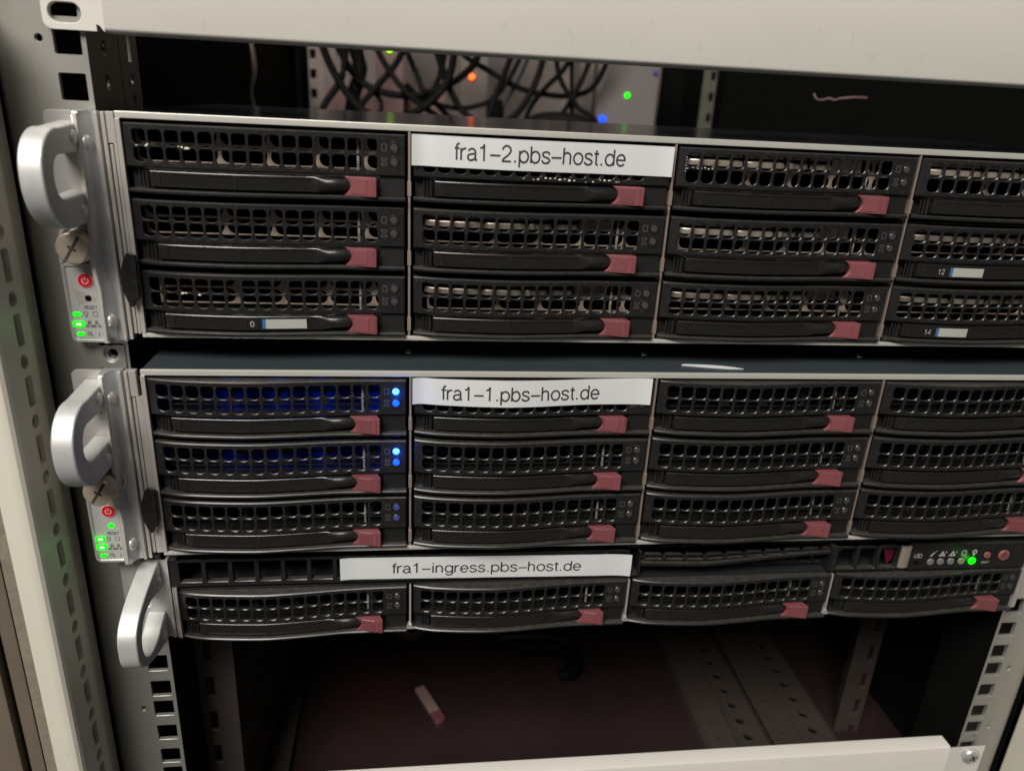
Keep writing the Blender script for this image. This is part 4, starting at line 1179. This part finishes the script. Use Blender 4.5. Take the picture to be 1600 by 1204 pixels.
# stickers on three levers
def sticker(key, c, r, num, xa):
    t, b = trays[(key, c, r)]
    lv = child(t, 'lever')
    off = tuple(b - Vector((tray_x(0), 0, -3.6)) + p0)
    WL[lv.name] = off
    x0, y0, z0 = b
    def ycur(x): return y0 + fx(x) + 0.86
    def patch(xs, za, zb, lift, name, m):
        mb = MB()
        mb.loft([[(x0 + x, ycur(x) - lift, z0 + za), (x0 + x, ycur(x) - lift, z0 + zb), (x0 + x, ycur(x) + .1, z0 + zb), (x0 + x, ycur(x) + .1, z0 + za)] for x in xs])
        return mb.build(name, m, lv)
    lin = lambda a, b, n: [a + (b - a) * k / n for k in range(n + 1)]
    patch(lin(xa - 1.6, min(xa + 22.4, 39.4) if xa < 40 else xa + 22.4, 10), -18.2, -22.4, 0.10, 'bay_label', 'lever')
    patch(lin(xa + 4.3, xa + 5.6, 2), -18.3, -22.3, 0.17, 'label_stripe', 'sticker_blue')
    patch(lin(xa + 5.65, min(xa + 22.0, 39.3) if xa < 40 else xa + 22.0, 8), -18.3, -22.3, 0.17, 'label_field', 'sticker')
    text('bay_number', num, 'white_ink', lv, x0 + xa + 0.3, ycur(xa) - 0.25, z0 - 20.3, 3.3, 'CENTER', None, 0, 0.09)
sticker('A', 0, 2, '0', 43.0)
sticker('A', 3, 1, '12', 19.2)
sticker('A', 3, 2, '14', 19.8)

# tape crumbs left on trays
def crumbs(key, c, r, spots, s=0.5):
    t, b = trays[(key, c, r)]
    mb = MB(); rnd = random.Random(3 + c)
    for x, z, q in spots:
        y = b[1] + fx(x)
        n = 7; r1 = [rnd.uniform(.6, 1.2) * q for _ in range(n)]
        top = [(b[0] + x + r1[k] * math.cos(2 * math.pi * k / n), y - 0.0, b[2] + z + .6 * r1[k] * math.sin(2 * math.pi * k / n)) for k in range(n)]
        tip = [(b[0] + x + .5 * r1[k] * math.cos(2 * math.pi * k / n), y - 0.5 * q, b[2] + z + .3 * r1[k] * math.sin(2 * math.pi * k / n)) for k in range(n)]
        mb.loft([top, tip])
    mb.build('tape_residue', 'residue', t)
crumbs('A', 0, 0, [(9.0, -8.0, .8), (9.4, -7.4, .5), (24.2, -8.3, 1.0), (22.2, -8.0, .7), (21.0, -7.8, .4), (5.0, -8.1, .5), (23.2, -8.5, .5)])
crumbs('A', 0, 2, [(17.0, -8.1, .9), (18.2, -7.9, .6), (23.6, -8.5, .7)])
crumbs('A', 1, 0, [(x, -14.2 - random.uniform(0, 1.1), random.uniform(.35, .9)) for x in (44, 48, 50, 53, 55, 57, 59, 61, 63, 65, 70, 73, 76, 78, 80, 83, 84)])
crumbs('A', 2, 0, [(x, -7.9 + random.uniform(-.5, .3), random.uniform(.25, .55)) for x in (4, 6, 8, 9.5, 11, 12.5, 14)] + [(3.3, -4 - k * 1.1, .3) for k in range(6)])

# ------------------------------------------------------------------ name strips
def strip_label(txt, pts_y, x0, x1, zt0, zt1, zb0, zb1, tx0, tx1, tz, th, label, tilt=0.0, wob=0.0):
    t = thing('name_strip', ((x0 + x1) / 2, pts_y((x0 + x1) / 2), min(zb0, zb1)), label, 'label', 'paper name strips on the servers')
    base_y = pts_y; rw = random.Random(len(txt))
    ph = [rw.uniform(0, 6) for _ in range(4)]
    def pts_y(x):
        u = (x - x0) / (x1 - x0)
        return base_y(x) - 0.9 * max(0, u - 0.93) / 0.07 * max(0, u - 0.93) / 0.07 - 0.7 * (max(0, 0.05 - u) / 0.05) ** 2 - 0.07 * (math.sin(u * 31 + ph[0]) * math.sin(u * 13 + ph[1])) - 0.05
    mb = MB(); n = 60; rows = []
    for k in range(n + 1):
        u = k / n; x = x0 + (x1 - x0) * u; y = pts_y(x)
        zt = zt0 + (zt1 - zt0) * u + wob * math.sin(u * 7); zb = zb0 + (zb1 - zb0) * u + wob * math.sin(u * 9 + 1)
        zm = (zt + zb) / 2
        rows.append([(x, y, zt), (x, y - 0.08, zm), (x, y, zb), (x, y + 0.16, zb), (x, y + 0.12, zm), (x, y + 0.16, zt)])
    mb.loft(rows); mb.build('paper_strip', 'paper', t, smooth=60)
    # lettering follows the strip
    o = text('printed_text', txt, 'ink', t, tx0, 0, tz, th, 'LEFT', tx1 - tx0, tilt)
    off = WL[t.name]
    for v in o.data.vertices:
        x = v.co.x / S + off[0]
        v.co.y = (pts_y(x) - 0.11 - off[1]) * S + v.co.y - (0 - off[1]) * S
    return t
tA = trays[('A', 1, 0)][1]; tB = trays[('B', 1, 0)][1]
fA = lambda x: tA[1] + min(fx(max(4, min(102, x - tA[0]))) - 0.35, 0) if True else 0
fB = lambda x: tB[1] + fx(max(4, min(102, x - tB[0]))) - 0.35
strip_label('fra1-2.pbs-host.de', fA, 110.3, 217.0, -3.2, -3.6, -15.0, -15.5, 126.8, 197.2, -8.9, 8.9, 'white paper strip printed fra1-2.pbs-host.de stuck across the upper server', 0.0)
strip_label('fra1-1.pbs-host.de', fB, 111.0, 216.4, ZB - 2.5, ZB - 2.1, ZB - 14.5, ZB - 14.4, 123.0, 193.0, ZB - 8.5, 8.9, 'white paper strip printed fra1-1.pbs-host.de stuck across the middle server', 0.0, 0.15)
fC = lambda x: YC - 1.0
strip_label('fra1-ingress.pbs-host.de', fC, 77.6, 218.2, -192.9, -194.5, -204.7, -206.7, 101.4, 193.4, -199.1, 7.6, 'white paper strip printed fra1-ingress.pbs-host.de along the slim bottom server', -0.013)

# thin white patch on top of the middle server
mb = MB(); P = [(233, 0.2), (234.5, 1.5), (239, 1.2), (246, 0.6), (252, -0.6), (257, -2.2), (261, -4.4), (255, -4.6), (250, -3.8), (245, -2.8), (240, -1.6), (236, -0.6)]
mb.prism(P, ZB + 0.16, ZB + 0.45, 'z')
tag(mb.build('white_patch', 'paper'), 'small thin white patch on the middle server near its front edge', 'paper scrap')

# ------------------------------------------------------------------ behind the upper gap
pd = thing('power_unit', (380, 700, -140), 'tall grey power unit with green and blue lamps behind the upper gap', 'power unit')
mb = MB(); mb.box(340, 420, 700, 760, -140, 120); mb.build('housing', 'pdu', pd, bevel=3)
mb = MB(); mb.box(318, 338, 712, 760, -140, 120); mb.build('cable_channel', 'wall', pd, bevel=2)
mb = MB(); mb.disc_y(379.4, 18.7, 3.4, 697, 700, 18, 1); mb.build('lamp', 'green', pd)
mb = MB(); mb.disc_y(349.6, -11.3, 4.2, 697, 700, 18, 1); mb.build('lamp', 'lens_blue', pd)
mb = MB(); mb.disc_y(413, 47, 3, 697, 700, 18, 1); mb.build('lamp', 'lens_blue_dim', pd)

def sd(name, x, y, z, r, m, label):
    t = thing(name, (x, y, z - 12), label, 'power strip')
    return t
ps = thing('socket_strip', (95, 720, -60), 'dark socket strip with lime and orange lamps behind the cable tangle', 'socket strip')
mb = MB(); mb.box(60, 96, 740, 770, -140, 140); mb.build('housing', 'backing', ps, bevel=2)
mb = MB(); mb.disc_y(78.5, 58.0, 3.4, 735, 740, 18, 1); mb.build('lamp', 'lime', ps)
ps2 = thing('socket_strip', (185, 720, -60), 'pale socket strip with an orange lamp in the middle of the upper gap', 'socket strip')
mb = MB(); mb.box(168, 204, 740, 770, -140, 140); mb.build('housing', 'wall', ps2, bevel=2)
mb = MB(); mb.disc_y(183, 31, 3.4, 735, 740, 18, 1); mb.build('lamp', 'orange', ps2)

def spline(pts, n=6):
    out = []
    P = [Vector(p) for p in pts]
    for i in range(len(P) - 1):
        a, b, c, d = P[max(0, i - 1)], P[i], P[i + 1], P[min(len(P) - 1, i + 2)]
        for k in range(n):
            t = k / n
            out.append(0.5 * ((2 * b) + (c - a) * t + (2 * a - 5 * b + 4 * c - d) * t * t + (3 * b - a - 3 * c + d) * t ** 3))
    out.append(P[-1]); return out
# cable runs hang at about 650 mm behind the front; (x, z) polylines in millimetres at that depth
CB = [
 ('thick black cable looping down at the left of the tangle', [(18, 80), (24, 52), (44, 22), (72, 8), (112, 6), (146, 18), (168, 32), (182, 50), (184, 80)], 4.2, 640, 'cable'),
 ('black cable forming a V below the lime lamp', [(88, 90), (98, 60), (112, 30), (124, 6), (138, 26), (146, 60), (150, 90)], 3.4, 655, 'cable'),
 ('black cable swagging across the gap to the right', [(148, 88), (166, 56), (198, 38), (236, 20), (276, 14), (308, 16), (330, 28), (342, 56), (346, 90)], 3.4, 660, 'cable'),
 ('black cable descending steeply left of the orange lamp', [(60, 92), (66, 58), (82, 30), (104, 6), (134, -14), (168, -34), (190, -60)], 3.6, 630, 'cable'),
 ('blue grey cable hanging right of the adaptor block', [(252, 90), (244, 50), (230, 20), (216, -8), (220, -60)], 2.6, 670, 'cable_blue'),
 ('black cable slanting down in the middle right of the tangle', [(304, 90), (290, 48), (266, 22), (246, -4), (236, -50)], 3.2, 645, 'cable'),
 ('black cable slanting down right of the middle', [(322, 90), (316, 50), (300, 14), (276, -24), (262, -60)], 3.2, 650, 'cable'),
 ('black cable dropping almost straight at the right of the tangle', [(296, 92), (299, 50), (302, 0), (302, -60)], 2.6, 662, 'cable'),
 ('black cable crossing low under the V shaped loop', [(122, 12), (146, -12), (172, -36), (196, -70)], 3.4, 636, 'cable'),
 ('black cable hanging beside the notched rear post', [(30, 90), (32, 40), (24, 14), (6, -14), (0, -50)], 4.0, 625, 'cable'),
 ('thin black cable curling beside the red glow', [(36, 34), (58, 12), (72, -6), (62, -32), (56, -60)], 2.8, 634, 'cable'),
 ('thick black bundle falling at the left of the lime lamp', [(42, 95), (40, 60), (46, 30), (38, 0), (30, -60)], 8.5, 668, 'cable'),
 ('black cable curving between the orange lamp and the adaptor', [(246, 92), (236, 58), (222, 30), (206, 10), (190, 0), (160, -6), (120, 2), (100, 18)], 3.0, 648, 'cable'),
 ('black cable arching low across the left of the tangle', [(-2, 110), (12, 44), (40, -2), (70, -20), (100, -16), (128, 0), (150, 30), (158, 90)], 4.4, 615, 'cable'),
 ('black cable sagging deeply behind the orange lamp', [(126, 90), (140, 40), (162, -4), (192, -22), (226, -10), (252, 34), (262, 90)], 4.0, 620, 'cable'),
 ('black cable leaning left under the lime lamp', [(112, 92), (92, 44), (64, 10), (40, -20), (30, -60)], 3.8, 628, 'cable'),
 ('black cable bunch lying low at the right of the tangle', [(226, -30), (250, -18), (276, -14), (304, -18), (316, -30)], 11.0, 600, 'cable'),
 ('dark cable crossing steeply over the adaptor block', [(232, 92), (214, 40), (196, -10), (186, -60)], 3.6, 610, 'cable'),
 ('thin black cable arcing at the right end of the tangle', [(270, 92), (276, 40), (300, 4), (324, -14), (330, -60)], 3.0, 618, 'cable'),
]
for lab, pts, r, yy, m in CB:
    dev = random.uniform(-6, 6)
    k = 0.93 if yy < 640 else 1.0
    P = spline([(x, yy + dev + 8 * math.sin(i * 1.3), z) for i, (x, z) in enumerate(pts)])
    mb = MB(); mb.tube(P, r, 10)
    tag(mb.build('cable', m, smooth=60), lab, 'cable', 'cables hanging behind the upper gap')
for lab, P, r in (('dusty pink cable drooping in the dark left part of the gap', [(-70, 470, 50), (-66, 480, 20), (-58, 476, -4), (-62, 470, -40)], 3.6),
                  ('dusty grey cable hanging just right of the pink one', [(-46, 500, 60), (-42, 496, 24), (-48, 500, 0), (-40, 505, -40)], 2.6)):
    mb = MB(); mb.tube(spline(P), r, 10); tag(mb.build('cable', 'divider', smooth=60), lab, 'cable', 'cables hanging behind the upper gap')
mb = MB(); mb.box(196, 214, 640, 660, -60, 6); mb.box(201, 209, 645, 655, 6, 12)
tag(mb.build('power_adaptor', 'cable', bevel=2), 'black upright adaptor block among the cables behind the upper gap', 'adaptor')

# thin wire added in place of vague glints in the dark right part
mb = MB()
P = spline([(x + 88, y_, z + 11) for x, y_, z in ((338, 300, 14.5), (341, 299, 10.5), (346, 300, 10), (352, 301, 11.5), (357, 300, 10.5), (362, 302, 11.8), (372, 300, 13.2), (384, 301, 13.5))])
mb.tube(P, 0.8, 8)
tag(mb.build('wire', 'backing', smooth=60), 'thin wire standing in for glints in the dark right part of the upper gap', 'wire')

# ------------------------------------------------------------------ things on the rack floor
FZ = -431.0
mb = MB(); P = spline([(178, 250, FZ + 2), (184, 221, FZ + 3), (205, 214, FZ + 7), (230, 206, FZ + 10), (246, 192, FZ + 10), (240, 172, FZ + 7)])
mb.tube(P, 2.0, 8)
pl = thing('power_plug', (226, 185, FZ), 'black angled power plug with its lead lying on the rack floor', 'plug')
WL[pl.name] = (226, 185, FZ)
mb.build('lead', 'rail', pl, smooth=60)
mb = MB()
P = spline([(203, 200, FZ + 7), (214, 199, FZ + 8), (228, 196, FZ + 9), (240, 188, FZ + 9), (244, 175, FZ + 8), (236, 165, FZ + 8)])
mb.tube(P, 6.8, 12); mb.tube([(236, 165, FZ + 8), (229, 164, FZ + 7)], 4.2, 12)
mb.build('plug_body', 'cable', pl, bevel=0.8)
tg = thing('cable_tag', (124, 146, FZ), 'small pale tag with a reddish end lying on the rack floor', 'tag')
mb = MB(); a = math.atan2(-37, 16.5)
def rot(u, v): return (124.7 + u * math.cos(a) - v * math.sin(a), 145.5 + u * math.sin(a) + v * math.cos(a))
mb.prism([rot(-20, -4), rot(9, -4), rot(9, 4), rot(-20, 4)], FZ + 0.3, FZ + 3.2, 'z'); mb.build('tag_strip', 'tag', tg, bevel=0.4)
mb = MB(); mb.prism([rot(9.1, -4.2), rot(18, -4.2), rot(20, -2), rot(20, 2), rot(18, 4.2), rot(9.1, 4.2)], FZ + 0.3, FZ + 3.6, 'z'); mb.build('tag_end', 'latch', tg, bevel=0.4)
cg = thing('cable_loop', (105, 235, FZ), 'dark grey hanging cable loop just below the first tray divider', 'cable loop')
mb = MB(); mb.tube(spline([(80, 262, FZ + 60), (84, 240, FZ + 26), (100, 222, FZ + 10), (120, 222, FZ + 12), (128, 240, FZ + 36), (130, 260, FZ + 66)]), 6.5, 12)
mb.build('loop', 'rail', cg, smooth=60)
rl = thing('added_red_lamp', (86, 120, -247), 'added red lamp, unseen under the slim server to tint the rack floor', 'lamp')  # unseen lamp added to give the floor its red glow
mb = MB(); mb.box(78, 94, 146, 162, -240, -235.4); mb.build('lamp_base', 'cable', rl, bevel=1)
n = 18
mb = MB(); mb.loft([[(86 + q * math.cos(2 * math.pi * k / n), 154 + q * math.sin(2 * math.pi * k / n), z) for k in range(n)] for q, z in ((4, -240), (4, -243), (2.5, -245))]); mb.build('lamp_lens', 'red_led', rl)
d = bpy.data.lights.new('added_red_spot', 'SPOT'); d.energy = 0.10; d.color = (1.0, 0.02, 0.08); d.spot_size = math.radians(30); d.spot_blend = 1.0; d.shadow_soft_size = 0.003  # added spot light that makes the red glow on the floor
o = bpy.data.objects.new('added_red_spot', d); COL.objects.link(o); o.location = Vector((86, 150, -247)) * S
